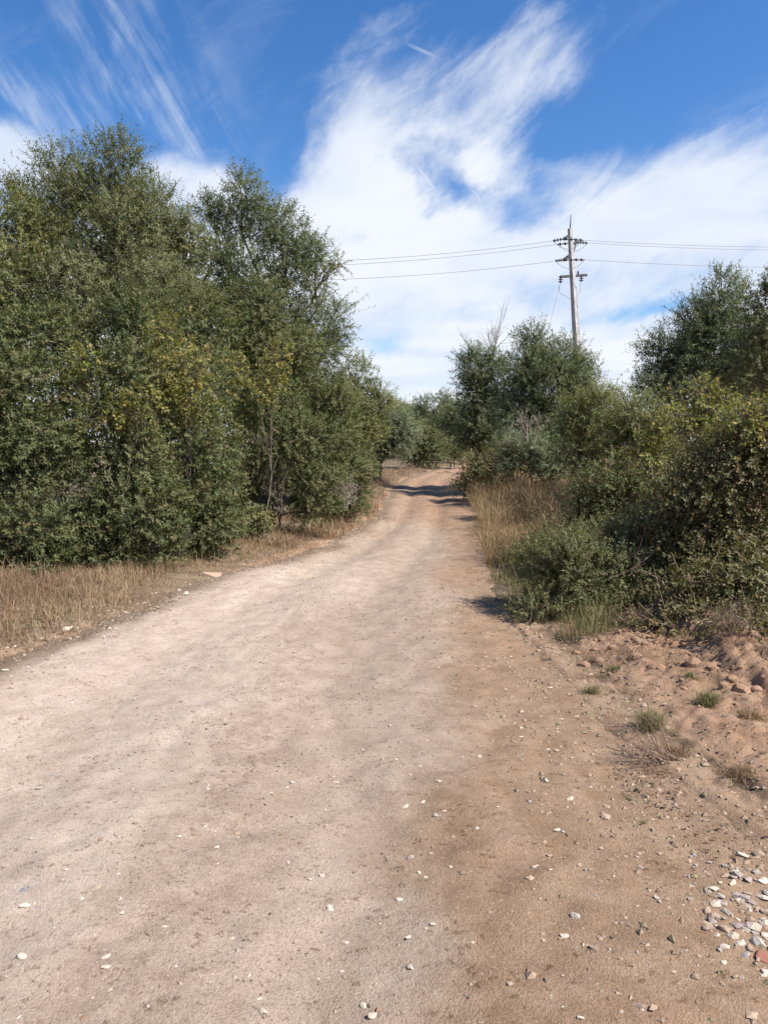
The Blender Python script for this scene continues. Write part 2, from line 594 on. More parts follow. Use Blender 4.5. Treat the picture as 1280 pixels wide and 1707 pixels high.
M['stone_pale'] = stone_mat('pale_limestone', (0.40, 0.335, 0.27), (0.58, 0.515, 0.44))
M['stone_tan'] = stone_mat('tan_stone', (0.27, 0.195, 0.145), (0.40, 0.31, 0.235))
M['stone_grey'] = stone_mat('grey_stone', (0.24, 0.205, 0.185), (0.37, 0.325, 0.295))
M['brick_red'] = stone_mat('red_brick', (0.20, 0.085, 0.062), (0.28, 0.14, 0.10))
M['blue_scrap'] = stone_mat('blue_grey_plastic', (0.20, 0.195, 0.215), (0.30, 0.295, 0.32))
M['clod'] = stone_mat('red_earth_clod', (0.20, 0.120, 0.078), (0.36, 0.235, 0.155))

# ------------------------------------------------------------------ ground and track
def axis(lo_f, hi_f, step, lo, hi, grow=1.10):
    a = list(np.arange(lo_f, hi_f, step))
    s, v = step, a[-1]
    while v < hi:
        s *= grow
        v += s
        a.append(v)
    s, v = step, a[0]
    while v > lo:
        s *= grow
        v -= s
        a.insert(0, v)
    return np.array(a)


def grid_mesh(name, X, Y, Z, mat, attrs):
    m, n = X.shape
    idx = np.arange(m * n).reshape(m, n)
    F = np.stack((idx[:-1, :-1], idx[:-1, 1:], idx[1:, 1:], idx[1:, :-1]), -1).reshape(-1, 4)
    return mesh_np(name, np.stack((X, Y, Z), -1).reshape(-1, 3), F, mat, {k: ('POINT', v.ravel()) for k, v in attrs.items()}, True)


gx = axis(-5.0, 4.0, 0.075, -900, 900, 1.09)
gy = axis(1.8, 9.0, 0.075, -300, 1500, 1.06)
X, Y = np.meshgrid(gx, gy)
Z = ground_h(X, Y)
fade = sstep(120, 40, np.hypot(X, Y))
Z = Z * fade - 0.05 * (1 - fade)
dr, dl = X - xr(Y), xl(Y) - X
ground = add('ground', grid_mesh('ground', X, Y, Z, M['ground'], {
    'straw': np.clip(sstep(2.3, 0.9, dl) * (dl > -1) + 0.5 * sstep(10, 30, Y), 0, 1),
    'red': sstep(-0.1, 0.2, dr) * sstep(1.9, 1.1, dr) * sstep(9, 6, Y) + 0.8 * sstep(0.35, 0.05, dl) * sstep(7, 11, Y),
    'bare': sstep(0.5, 0.0, dr) * (dr > -2) * 0.55 * sstep(9, 6, Y) + 0.6 * sstep(0.35, 0.0, dl) * (dl > -2) * sstep(9, 6, Y)}))
tag(ground, kind='structure')

def crumble(x, y):
    d = x - xr(y) + .35 * fbm(x, y, 1.7, 91, 3)
    led = .075 * sstep(.98, 1.12, d) * sstep(3.8, 4.6, y) + .018 * sstep(.30, .42, d)
    rid = np.abs(fbm(x, y, 5.5, 92, 4, .6))
    lum = (.010 + .022 * sstep(.5, .9, d) * sstep(3.6, 4.6, y)) * np.clip(.28 - rid, 0, 1) / .28 + .022 * fbm(x, y, 24.0, 93, 3, .65)
    m = sstep(-.05, .25, d) * sstep(7.4, 6.4, y) * sstep(2.2, 3.2, y) * sstep(2.3, 1.8, x - xr(y))
    return m * (led + lum) + .012 - .06 * (1 - sstep(-.15, .02, x - xr(y))) - .1 * (1 - sstep(2.1, 2.35, y)) - .1 * sstep(7.2, 7.45, y) - .1 * sstep(2.05, 2.3, x - xr(y))


by_ = np.arange(2.1, 7.46, .022)
bo_ = np.arange(-.2, 2.3, .02)
Yb, Ob = np.meshgrid(by_, bo_, indexing='ij')
Xb = xr(Yb) + Ob
Zb = base_h(Xb, Yb) + crumble(Xb, Yb)
bank = add('earth_bank', grid_mesh('earth_bank', Xb, Yb, Zb, M['ground'], {
    'straw': .25 + .5 * sstep(.9, 1.6, Ob), 'red': .75 * sstep(0, .4, Ob) * sstep(2.2, 1.5, Ob), 'bare': .75 * sstep(.5, 0, Ob)}))
tag(bank, kind='structure')
_sh = surf_h


def surf_h(x, y):
    b = base_h(x, y) + crumble(x, y)
    o = np.asarray(x) - xr(y)
    ins = (o > -.2) & (o < 2.28) & (np.asarray(y) > 2.1) & (np.asarray(y) < 7.45)
    return np.where(ins, np.maximum(b, _sh(x, y)), _sh(x, y))


ty = [0.2]
while ty[-1] < 85:
    ty.append(ty[-1] + max(0.022, 0.009 * ty[-1]))
ty = np.array([-3.5, -2, -1, -0.4] + ty)
tu = np.linspace(0, 1, 150)
Yt, U = np.meshgrid(ty, tu, indexing='ij')
Xt = (xl(Yt) - 0.45) * (1 - U) + (xr(Yt) + 0.45) * U
Zt = track_h(Xt, Yt)
# where the ground shows which soil: pale crushed limestone on the left, brown earth on the right, red earth at the edges and farther on
bx_ = np.interp(Yt, [0, 2.0, 2.7, 4.0, 5.5, 7.5, 10, 14, 20, 30], [0.02, 0.02, 0.08, 0.25, 0.42, 0.70, 0.95, 1.05, 0.8, 0.8])
pale = sstep(0.55, -0.5, Xt - bx_ + 0.35 * fbm(Xt, Yt, 1.3, 61, 4))
white = sstep(0.2, -1.1, Xt - (bx_ - 0.55) + 0.5 * fbm(Xt, Yt, 0.8, 62, 4)) * sstep(13, 8, Yt) * 0.95
lp = on_ground(800, 1185)
white = np.maximum(white, 0.45 * np.exp(-(((Xt - lp[0]) / 0.35) ** 2 + ((Yt - lp[1]) / 0.5) ** 2)))
redm = 0.62 * sstep(8.5, 17, Yt)
for px, py, rx_, ry_, am in ((760, 960, .42, 1.6, .75), (740, 1112, .40, .30, .55), (940, 1090, .55, .55, .8), (620, 880, .4, 1.2, .6), (1120, 1690, .10, .08, .9), (860, 1070, .3, .35, .6), (700, 870, .3, 1.0, .4)):
    g = on_ground(px, py)
    redm = np.maximum(redm, am * np.exp(-(((Xt - g[0]) / rx_) ** 2 + ((Yt - g[1]) / ry_) ** 2)))
track = add('dirt_track', grid_mesh('dirt_track', Xt, Yt, Zt, M['track'], {'pale': pale, 'white': white, 'red': redm, 'wear': np.clip(np.exp(-((Xt + .72 + .12 * fbm(Xt, Yt, .7, 81, 2)) / .24) ** 2) * sstep(9, 5, Yt) + .6 * np.exp(-((Xt - .28 + .1 * fbm(Xt, Yt, .7, 82, 2)) / .2) ** 2) * sstep(9, 4, Yt) + .5 * np.exp(-((Xt + 1.7) / .15) ** 2) * sstep(8, 4, Yt), 0, 1), 'rim': sstep(.75, -.05, edge_in(Xt, Yt)) * np.where(Xt < (xl(Yt) + xr(Yt)) / 2, 1.0, .45)}))
tag(track, kind='structure')

# ------------------------------------------------------------------ stones, clods, gravel, litter on the ground
def hull(rng, n=16, flat=0.6, rough=0.12):
    bm = bmesh.new()
    p = unit(rng.normal(0, 1, (n, 3))) * (1 + rng.normal(0, rough, (n, 1)))
    p *= (1.0, 0.55 + 0.35 * rng.random(), flat)
    for q in p:
        bm.verts.new(q)
    r = bmesh.ops.convex_hull(bm, input=bm.verts[:])
    bmesh.ops.delete(bm, geom=[v for v in bm.verts if not v.link_faces], context='VERTS')
    bmesh.ops.triangulate(bm, faces=bm.faces[:])
    return bm


rng = np.random.default_rng(7)


def hull_mesh(name, mat, **kw):
    bm = hull(rng, **kw)
    me = bpy.data.meshes.new(name)
    bm.to_mesh(me)
    bm.free()
    me.materials.append(mat)
    return me


STONES = {k: [hull_mesh('stone', M[k], n=int(rng.integers(12, 20)), flat=f) for f in (0.35, 0.45, 0.55, 0.65, 0.5, 0.4)]
          for k in ('stone_pale', 'stone_tan', 'stone_grey')}
STONES['clod'] = []
for f in (.8, .9, .65, .7, .85, .75):
    bm = bmesh.new()
    bmesh.ops.create_icosphere(bm, subdivisions=2, radius=1)
    for v in bm.verts:
        k = 1 + .34 * (vnoise(v.co.x + 9 * f, v.co.y + v.co.z, 1.6, int(f * 100)) + .6 * vnoise(v.co.z + 3 * f, v.co.y - v.co.x, 3.5, 5)) + rng.normal(0, .035)
        v.co = Vector((v.co.x * k, v.co.y * k * .8, v.co.z * k * f))
    me_ = bpy.data.meshes.new('clod')
    bm.to_mesh(me_)
    bm.free()
    me_.materials.append(M['clod'])
    STONES['clod'].append(me_)


def stone(px, py, wpx, kind, name='stone', parent=None, sink=0.35, me=None):
    g = on_ground(px, py)
    for _ in range(3):                        # walk the ray down to the real surface
        z = float(surf_h(g[0], g[1]))
        v = ray(px, py)
        g = np.array((0, 0, CAM_H)) + v * ((CAM_H - z) / -v[2])
    r = wpx / FPX * g[1] * 0.5
    me = me or STONES[kind][int(rng.integers(6))]
    o = add(name, me, parent if parent is not None else track)
    zs = r * (0.75 + 0.5 * rng.random())
    o.location = (g[0], g[1], float(surf_h(g[0], g[1])) + zs * 0.5 * (1 - 2 * sink) * 0.6)
    o.scale = (r, r, zs)
    o.rotation_euler = (rng.normal(0, .15), rng.normal(0, .15), rng.uniform(-0.7, 0.7))
    return o


P_ = [(916, 1147, 11), (868, 1214, 9), (868, 1228, 9), (912, 1250, 10), (801, 1263, 15), (731, 1302, 11), (704, 1338, 12), (675, 1345, 15), (727, 1360, 13), (740, 1352, 9),
      (949, 1332, 16), (910, 1302, 16), (927, 1384, 15), (939, 1387, 10), (796, 1381, 12), (685, 1430, 17), (718, 1422, 9), (699, 1455, 10), (710, 1463, 11), (665, 1500, 14),
      (720, 1541, 15), (711, 1548, 10), (680, 1563, 14), (685, 1614, 18), (967, 1697, 18), (940, 1560, 19), (960, 1528, 22), (890, 1445, 12), (751, 1445, 9),
      (487, 1305, 12), (560, 1304, 12), (347, 1315, 9), (342, 1378, 10), (299, 1395, 11), (362, 1412, 12), (537, 1460, 13), (551, 1515, 17), (576, 1571, 15), (570, 1620, 12),
      (440, 1687, 20), (605, 1677, 16), (620, 1694, 20), (37, 1595, 24), (177, 1595, 18), (177, 1612, 19), (42, 1511, 20), (65, 1314, 14), (197, 1457, 12), (275, 1545, 12),
      (432, 1665, 11), (517, 1466, 9), (110, 1450, 12), (9, 1117, 13), (112, 1049, 22), (313, 992, 16), (300, 985, 10), (650, 1210, 9), (605, 1250, 8), (545, 1205, 8), (20, 1128, 9),
      (1275, 1620, 18), (1273, 1540, 22), (1255, 1545, 32), (1190, 1482, 20), (1272, 1497, 26), (1265, 1575, 34), (1195, 1530, 12), (1228, 1500, 15)]
for p in P_:
    stone(*p, 'stone_pale')
for p in [(1010, 1362, 22), (1264, 1424, 26), (1065, 1677, 30), (990, 1580, 20), (1087, 1682, 22), (395, 1389, 14), (351, 960, 38), (940, 1305, 9), (1040, 1440, 9), (1120, 1395, 13), (1175, 1368, 14),
          (1000, 1470, 10), (1110, 1500, 11), (965, 1442, 13), (1000, 1565, 11), (755, 1395, 9), (850, 1640, 14), (300, 1640, 10), (1243, 1440, 14), (870, 1500, 9)]:
    stone(*p, 'stone_tan')
# the spill of rubble at the lower right
for k in range(95):
    a, b = rng.normal(0, 1), rng.normal(0, 1)
    px, py = 1238 + 42 * a, 1525 + 48 * b
    if px > 1330 or py > 1640:
        continue
    stone(px, py, rng.uniform(9, 25), ['stone_grey', 'stone_tan', 'stone_pale'][int(rng.choice(3, p=[.45, .40, .15]))])
for k in range(60):
    px, py = rng.uniform(880, 1290), rng.uniform(1290, 1600)
    stone(px, py, rng.uniform(7, 13), ['stone_tan', 'stone_grey'][k % 2])
for px, py, s in ((1247, 1467, 24), (1202, 1507, 26), (1252, 1505, 22), (1225, 1545, 20), (1275, 1520, 24)):
    stone(px, py, s, 'stone_grey')
bmb = bmesh.new()
bmesh.ops.create_cube(bmb, size=2)
bmesh.ops.bevel(bmb, geom=bmb.edges[:], offset=0.18, segments=1, affect='EDGES')
for v in bmb.verts:
    v.co += Vector(rng.normal(0, 0.07, 3))
    v.co.z *= 0.5
meb = bpy.data.meshes.new('brick_fragment')
bmb.to_mesh(meb)
meb.materials.append(M['brick_red'])
o = stone(1272, 1598, 27, 'stone_tan', 'brick_fragment', me=meb, sink=0.75)
o.parent = None
tag(o, 'broken red brick fragment among the rubble at the lower right edge', 'brick')
for px, py, s in ((36, 1486, 20), (62, 1513, 10), (88, 1294, 9), (48, 1480, 12)):
    stone(px, py, s, 'x', 'stone', me=hull_mesh('stone', M['blue_scrap'], n=9, flat=0.2))

# clods of red earth along the foot of the right bank
for k in range(46):
    px = rng.uniform(960, 1290)
    stone(px, 1088 + (px - 1000) * 0.10 + rng.normal(0, 24), 9 + 24 * rng.random() ** 2.2, 'clod', 'clod', bank, 0.55)


def scatter_chips(name, n, sampler, smin, smax, mat, seed):
    g = np.random.default_rng(seed)
    P = sampler(g, n)
    n = len(P)
    base = np.array(((1, 0, 0), (0, 1, 0), (-1, 0, 0), (0, -1, 0), (0, 0, .7), (0, 0, -.7)), float)
    F0 = np.array(((0, 1, 4), (1, 2, 4), (2, 3, 4), (3, 0, 4), (1, 0, 5), (2, 1, 5), (3, 2, 5), (0, 3, 5)))
    s = smin * (smax / smin) ** (g.random(n) ** 2.2)
    V = base[None] * (1 + g.normal(0, .25, (n, 6, 1))) * s[:, None, None]
    V[:, :, 1] *= g.uniform(.5, 1, (n, 1))
    V[:, :, 2] *= g.uniform(.5, 1, (n, 1))
    a = g.uniform(0, 6.28, n)
    ca, sa = np.cos(a)[:, None], np.sin(a)[:, None]
    V = np.stack((V[:, :, 0] * ca - V[:, :, 1] * sa, V[:, :, 0] * sa + V[:, :, 1] * ca, V[:, :, 2]), -1)
    V += np.stack((P[:, 0], P[:, 1], surf_h(P[:, 0], P[:, 1]) + 0.1 * s), -1)[:, None]
    F = (np.arange(n) * 6)[:, None, None] + F0[None]
    return add(name, mesh_np(name, V.reshape(-1, 3), F.reshape(-1, 3), mat, {'tint': ('FACE', np.repeat(g.random(n), 8)), 'dry': ('FACE', np.repeat((g.random(n) < .2) * 1.0, 8))}))


def chip_mat(name, a, b, c_):
    m, t = new_mat(name)
    c = t.mix(t.attr('tint'), a, b)
    finish(t, t.mix(t.attr('dry'), c, c_), 0.9, 0.15)
    return m


M['chips'] = chip_mat('gravel', (0.22, 0.165, 0.12), (0.44, 0.37, 0.30), (0.22, 0.14, 0.095))
M['litter_crumbs'] = chip_mat('trodden_crumbs', (0.10, 0.078, 0.056), (0.24, 0.185, 0.14), (0.13, 0.115, 0.07))
M['crumbs'] = chip_mat('earth_crumbs', (0.19, 0.14, 0.10), (0.36, 0.265, 0.19), (0.20, 0.17, 0.10))


def on_track(g, n, ymax=22.0):
    y = 1.2 * (ymax / 1.2) ** g.random(n)
    x = xl(y) - .3 + g.random(n) * (xr(y) - xl(y) + .6)
    keep = (np.abs(x) < 0.62 * y + 0.6) & (fbm(x, y, 1.1, 77, 3) + g.normal(0, .12, n) > -0.12)
    return np.stack((x, y), 1)[keep]


def left_verge(g, n):
    y = g.uniform(4, 16, n)
    x = xl(y) + g.normal(0.12, 0.28, n)
    return np.stack((x, y), 1)


def right_foot(g, n):
    y = g.uniform(1.8, 8.5, n)
    x = xr(y) + g.normal(-0.05, 0.42, n)
    return np.stack((x, y), 1)


def dark_band(g, n):
    y = g.uniform(1.6, 9, n)
    x = np.interp(y, [1.6, 2.6, 4, 7, 9], [-.75, -.75, -.75, -.6, -.5]) + g.normal(0, 0.75, n)
    keep = fbm(x, y, 2.2, 99, 3) + g.normal(0, .1, n) > 0.04
    return np.stack((x, y), 1)[keep]


tag(scatter_chips('gravel', 9000, on_track, .0025, .013, M['chips'], 1), 'fine pale gravel scattered over the dirt track', 'gravel', kind='stuff')
tag(scatter_chips('verge_gravel', 3500, left_verge, .004, .022, M['chips'], 2), 'loose grey gravel along the left edge of the track', 'gravel', kind='stuff')
tag(scatter_chips('earth_crumbs', 5000, right_foot, .004, .022, M['crumbs'], 3), 'crumbs of brown earth at the foot of the right bank', 'earth', kind='stuff')
tag(scatter_chips('trodden_litter', 9000, dark_band, .0025, .010, M['litter_crumbs'], 4), 'dark crumbs and bits of litter trodden into the track', 'litter', kind='stuff')


# ------------------------------------------------------------------ foliage
def leaves(P, D, N, L, W, fold=0.12, droop=0.15, kite=True):
    """leaves: one folded kite each, or one pointed triangle where they are only a pixel or two wide"""
    D = unit(D)
    Sd = unit(np.cross(D, N))
    N = np.cross(Sd, D)
    L, W = L[:, None], W[:, None]
    tip = P + D * L - N * droop * L * 0.5
    if kite:
        mid = P + D * L * 0.45 + N * fold * W
        V = np.stack((P, mid + Sd * W * .5, tip, mid - Sd * W * .5), 1)
    else:
        V = np.stack((P + Sd * W * .5, tip, P - Sd * W * .5 + D * L * .12), 1)
    k = V.shape[1]
    return V.reshape(-1, 3), np.arange(len(P) * k).reshape(-1, k)


SPEC = {  # leaf length, width, leaves per sprig, sprig length, upward pull, droop, dry share, sub-clump radius
    'olive': (0.072, 0.020, 15, 0.32, 0.50, 0.10, 0.05, 0.46),
    'olive_dark': (0.072, 0.021, 15, 0.32, 0.40, 0.12, 0.04, 0.46),
    'silver': (0.085, 0.027, 13, 0.40, 0.15, 0.30, 0.05, 0.50),
    'lentisk': (0.052, 0.023, 15, 0.24, 0.30, 0.14, 0.08, 0.38),
    'light': (0.076, 0.026, 14, 0.32, 0.45, 0.10, 0.08, 0.44),
    'vine': (0.058, 0.046, 7, 0.26, 0.10, 0.25, 0.15, 0.26),
    'bramble': (0.042, 0.025, 11, 0.24, 0.15, 0.30, 0.18, 0.28),
    'heath': (0.032, 0.012, 18, 0.20, 0.50, 0.05, 0.12, 0.22),
    'far': (0.20, 0.085, 8, 0.60, 0.40, 0.10, 0.06, 0.70),
}


def foliage(g, lobes, sp, lai, scale=1.0, inner=0.33, subs=None):
    lL, lW, K, sL, up, droop, dry, subr = SPEC[sp]
    lL, lW, sL, subr = lL * scale, lW * scale, sL * scale, subr * scale
    area = sum(math.pi * l[1][0] * l[1][2] for l in lobes)
    nl = lai * area / (0.55 * lL * lW)
    ns = int(nl / K)
    w_ = np.array([l[1][0] * l[1][2] for l in lobes])
    w_ = w_ / w_.sum()
    C, Rr, Q, W_ = [], [], [], []
    tips = []
    for (c, r), f in zip(lobes, w_):
        c, r = np.array(c), np.array(r)
        sr = min(subr, 0.55 * r.min())
        m = max(4, int(1.75 * (r[0] * r[1] + r[0] * r[2] + r[1] * r[2]) / 3 * 4 / (sr * sr * 4.0)))
        d = unit(g.normal(0, 1, (m, 3)))
        cc = c + d * np.maximum(r - sr * 0.7, r * 0.35) * g.uniform(0.72, 1.12, (m, 1))
        rr = sr * g.uniform(0.5, 1.45, m)
        lt = g.normal(0, .10)
        wt = rr ** 2 * g.uniform(0.45, 1.3, m)
        n_out = int(ns * f * (1 - inner))
        k = g.choice(m, n_out, p=wt / wt.sum())
        off = unit(g.normal(0, 1, (n_out, 3)))
        rad = rr[k] * g.random(n_out) ** 0.42
        C.append(cc[k] + off * rad[:, None] * (1, 1, .85))
        Q.append(unit(off * .75 + d[k] * .55 + g.normal(0, .32, (n_out, 3)) + (0, 0, up)))
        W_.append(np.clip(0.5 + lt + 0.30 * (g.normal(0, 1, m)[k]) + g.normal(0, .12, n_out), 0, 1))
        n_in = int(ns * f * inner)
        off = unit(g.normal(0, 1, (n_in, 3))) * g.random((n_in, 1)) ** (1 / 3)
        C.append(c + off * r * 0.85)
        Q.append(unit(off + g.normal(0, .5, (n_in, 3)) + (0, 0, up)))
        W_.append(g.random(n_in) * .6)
        tips += [(cc[i], rr[i]) for i in range(m)]
    B, Dn, T0 = np.concatenate(C), np.concatenate(Q), np.concatenate(W_)
    n = len(B)
    ln = sL * g.uniform(.5, 1.25, n) * np.where(g.random(n) < .05, 1.7, 1.0)
    t = (np.arange(K) + .6) / K
    t = t[None, :] + g.normal(0, .03, (n, K))
    Pp = B[:, None] + Dn[:, None] * (t * ln[:, None])[..., None]
    Pp[..., 2] -= droop * ln[:, None] * t ** 2
    a = unit(np.cross(Dn, g.normal(0, 1, (n, 3))))
    b = np.cross(Dn, a)
    th = np.arange(K)[None] * 2.4 + g.uniform(0, 6.28, (n, 1)) + g.normal(0, .3, (n, K))
    side = a[:, None] * np.cos(th)[..., None] + b[:, None] * np.sin(th)[..., None]
    D = Dn[:, None] * g.uniform(.35, .85, (n, K, 1)) + side * .85
    D[..., 2] -= droop * .8
    Nn = unit(side * -.35 + Dn[:, None] * .55 + np.array((0, 0, .55)) + g.normal(0, .38, (n, K, 3)))
    L = lL * g.uniform(.65, 1.25, (n, K))
    W = lW * g.uniform(.7, 1.2, (n, K))
    V, F = leaves(Pp.reshape(-1, 3), D.reshape(-1, 3), Nn.reshape(-1, 3), L.ravel(), W.ravel(), kite=sp in ('vine', 'bramble'))
    tint = np.clip(T0[:, None] + g.normal(0, .2, (n, K)), 0, 1).ravel()
    dr_ = np.clip((g.random((n, K)) < dry) * g.uniform(.4, 1, (n, K)) + ((g.random(n) < dry * .5) * .7)[:, None], 0, 1).ravel()
    return V, F, tint, dr_, tips, (B, Dn, ln)


LOGTRI = [0]


def plant(name, cat, label, d, lobes_px, sp, mat, lai=3.2, scale=1.0, seed=0, trunk=None, bark='bark', group=None, limb=0.028, depth=1.0, twigs=0.10, nlimb=14, stems=1, inner=0.33):
    """a tree or shrub; lobes_px are its leafy masses as (column, row, half width, half height, depth offset)"""
    g = np.random.default_rng(seed)
    lobes = []
    for l in lobes_px:
        px, py, rw, rh = l[:4]
        dd = d + (l[4] if len(l) > 4 else 0.0)
        c = at(px, py, dd)
        rx_, rz_ = rw * dd / FPX, rh * dd / FPX
        lobes.append((c, (rx_, depth * 0.5 * (rx_ + min(rz_, rx_ * 1.3)), rz_)))
    cx = np.average([l[0][0] for l in lobes], weights=[l[1][0] for l in lobes])
    bx = cx if trunk is None else at(trunk, 735, d)[0]
    by = d
    bz = float(surf_h(bx, by)) - 0.03
    root = empty(name, (bx, by, bz))
    tag(root, label, cat, group)
    o3 = np.array((bx, by, bz))
    V, F, tint, dry, tips, (B, Dn, ln) = foliage(g, lobes, sp, lai, scale, inner)
    lowv = V[:, 2] < 0.7
    okv = np.ones(len(V), bool)
    okv[lowv] = V[lowv, 2] > surf_h(V[lowv, 0], V[lowv, 1]) + 0.01
    ok = okv.reshape(F.shape).all(1)      # nothing grows into the soil
    V = V.reshape(len(F), -1, 3)[ok].reshape(-1, 3)
    F = np.arange(len(V)).reshape(-1, F.shape[1])
    tint, dry = tint[ok], dry[ok]
    LOGTRI[0] += (F.shape[1] - 2) * len(F)
    tree = cat == 'tree'
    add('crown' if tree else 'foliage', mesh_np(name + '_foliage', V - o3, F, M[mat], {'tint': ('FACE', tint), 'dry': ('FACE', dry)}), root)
    tb = Tubes()
    hub = []
    for s in range(stems):
        off = np.array((g.normal(0, .18), g.normal(0, .18), 0)) * (stems > 1) * min(1.0, limb / .025)
        for (c, r) in lobes:
            pass
        lo = min(lobes, key=lambda l: l[0][2])
        hz = max(0.25, 0.45 * (lo[0][2] - bz))
        h = o3 + off * 1.6 + np.array((g.normal(0, .08), g.normal(0, .08), hz))
        tb.add(bend(g, o3 + off - (0, 0, .1), h, 5, .06), np.linspace(limb * 2.0, limb * 1.5, 5) / math.sqrt(stems), 8)
        hub.append(h)
    for i, (c, r) in enumerate(lobes):
        h = hub[i % len(hub)]
        pts = bend(g, h, c, 8, .07, .15)
        tb.add(pts, np.linspace(limb * 1.3, limb * .5, 8) / math.sqrt(stems), 6)
        near = [t for t in tips if np.linalg.norm((t[0] - c) / r) < 1.25]
        g.shuffle(near)
        for t in near[:nlimb]:
            s0 = pts[int(g.integers(4, 8))]
            tb.add(bend(g, s0, t[0], 6, .09, .1), np.linspace(limb * .42, limb * .12, 6), 4)
            kk = np.nonzero(((B - t[0]) ** 2).sum(1) < t[1] ** 2)[0]
            for i2 in g.permutation(kk)[:max(2, int(twigs * 42))]:
                e = B[i2] + Dn[i2] * ln[i2] * .95
                tb.add(np.stack((t[0], B[i2], e)), (limb * .12, 0.004 * scale, 0.0018 * scale), 3)
    me = tb.mesh(name + '_wood', M[bark])
    co = np.empty(len(me.vertices) * 3, np.float32)
    me.vertices.foreach_get('co', co)
    me.vertices.foreach_set('co', (co.reshape(-1, 3) - o3).ravel().astype(np.float32))
    me.update()
    LOGTRI[0] += 2 * len(me.polygons)
    add('trunk' if tree else 'stems', me, root)
    return root


def twig_tree(g, tb, p, d, L, r, depth_, spread=0.5):
    q = p + d * L
    tb.add(bend(g, p, q, 5, .06), np.linspace(r, r * .6, 5), 5 if depth_ > 1 else 3)
    if depth_ <= 0:
        return
    for k in range(int(g.integers(2, 5))):
        s = g.uniform(.35, 1.0)
        nd = unit(d + g.normal(0, spread, 3) + (0, 0, .18))
        twig_tree(g, tb, p + d * L * s, nd, L * g.uniform(.5, .8), r * .55, depth_ - 1, spread)


def bare(name, cat, label, px, py, d, dirv, L, r, n, seed, mat='twig', lev=3, spread=.5, group=None):
    g = np.random.default_rng(seed)
    tb = Tubes()
    p0 = at(px, py, d)
    for k in range(n):
        twig_tree(g, tb, p0 + g.normal(0, .06, 3) * (1, 1, .3), unit(np.array(dirv, float) + g.normal(0, .22, 3)), L * g.uniform(.7, 1.2), r, lev, spread)
    me = tb.mesh(name, M[mat])
    o = add(name, me)
    return tag(o, label, cat, group)


# ---- left of the track: trees
plant('wild_olive_tree', 'tree', 'tallest grey-green wild olive tree, its top the highest point on the left', 13.2,
      [(185, 300, 62, 78), (108, 318, 58, 78, .3), (255, 362, 58, 68, -.3), (62, 395, 62, 82), (178, 420, 100, 95, -.4), (292, 425, 46, 72), (190, 545, 130, 105, 0), (300, 520, 60, 70), (318, 395, 26, 40), (40, 330, 24, 40), (180, 380, 120, 90, .7), (120, 500, 90, 80, -.9), (250, 500, 80, 80, -.9)],
      'olive', 'olive', 4.3, seed=11, limb=.032)
plant('leafy_tree', 'tree', 'light green tree cut off by the left picture edge beside the tallest olive', 12.2,
      [(8, 372, 52, 68), (-50, 440, 85, 95), (15, 480, 62, 80, -.3), (-60, 570, 110, 110), (30, 580, 60, 70)], 'light', 'light', 4.4, .9, seed=12, limb=.03)
plant('wild_olive_tree', 'tree', 'darker wild olive tree with wispy shoots reaching right over the sky, below the wires', 14.6,
      [(403, 322, 38, 42), (458, 372, 48, 40), (372, 400, 48, 62), (480, 440, 62, 68, -.3), (425, 480, 70, 80, -.4), (527, 425, 26, 34), (420, 570, 100, 85), (520, 560, 50, 70), (558, 438, 15, 9), (562, 540, 20, 38), (348, 350, 20, 22), (340, 470, 45, 60)],
      'olive_dark', 'olive_dark', 4.4, seed=13, limb=.03)
plant('leafy_tree', 'tree', 'low light green tree at the right end of the left thicket', 18.5,
      [(598, 636, 40, 48), (565, 672, 58, 60), (632, 680, 22, 38), (540, 705, 60, 70, -.5), (600, 720, 38, 50)], 'light', 'light', 4.6, .95, seed=14)
# ---- left of the track: shrubs along the edge
plant('evergreen_shrub', 'shrub', 'dark green evergreen shrub at the left picture edge above dry grass', 8.75,
      [(60, 560, 55, 62, 1.0), (-20, 570, 50, 60, 1.0), (30, 650, 85, 80, .4), (40, 760, 90, 95), (-40, 820, 80, 110), (50, 885, 75, 62, -.5), (-30, 700, 80, 90, .3), (-20, 915, 60, 50, -.5), (80, 925, 44, 34, -.5), (25, 940, 50, 28, -.5), (-120, 800, 90, 120, .2), (-110, 640, 80, 110, .6)], 'lentisk', 'lentisk', 4.8, seed=21, stems=4, bark='bark_dark')
plant('evergreen_shrub', 'shrub', 'dark green evergreen shrub under the tallest wild olive tree', 9.2,
      [(130, 555, 46, 58, 1.2), (230, 545, 56, 62, 1.2), (175, 650, 95, 80, .4), (185, 755, 95, 95), (235, 855, 85, 72, -.2), (150, 880, 70, 58, -.4), (195, 920, 55, 32, -.5), (268, 912, 44, 32, -.4), (140, 925, 44, 28, -.5)], 'lentisk', 'lentisk', 4.8, seed=22, stems=4, bark='bark_dark')
plant('evergreen_shrub', 'shrub', 'glossy evergreen shrub in the middle of the left thicket under yellow vine', 10.2,
      [(330, 530, 52, 64, 1.3), (315, 640, 90, 80, .5), (330, 745, 90, 95), (345, 845, 70, 58, -.3), (290, 855, 55, 55, -.2), (340, 890, 50, 34, -.4)], 'lentisk', 'lentisk', 4.8, seed=23, stems=4, bark='bark_dark')
plant('evergreen_shrub', 'shrub', 'tall evergreen shrub above the dark hollow with bare stems on the left', 12.2,
      [(440, 525, 58, 64, 1.0), (500, 600, 50, 60, .8), (430, 620, 85, 80, .5), (445, 715, 85, 85), (410, 815, 50, 55), (505, 735, 60, 70), (525, 805, 45, 48), (395, 850, 40, 40), (530, 845, 40, 28)], 'lentisk', 'lentisk', 4.8, seed=24, stems=5, bark='bark')
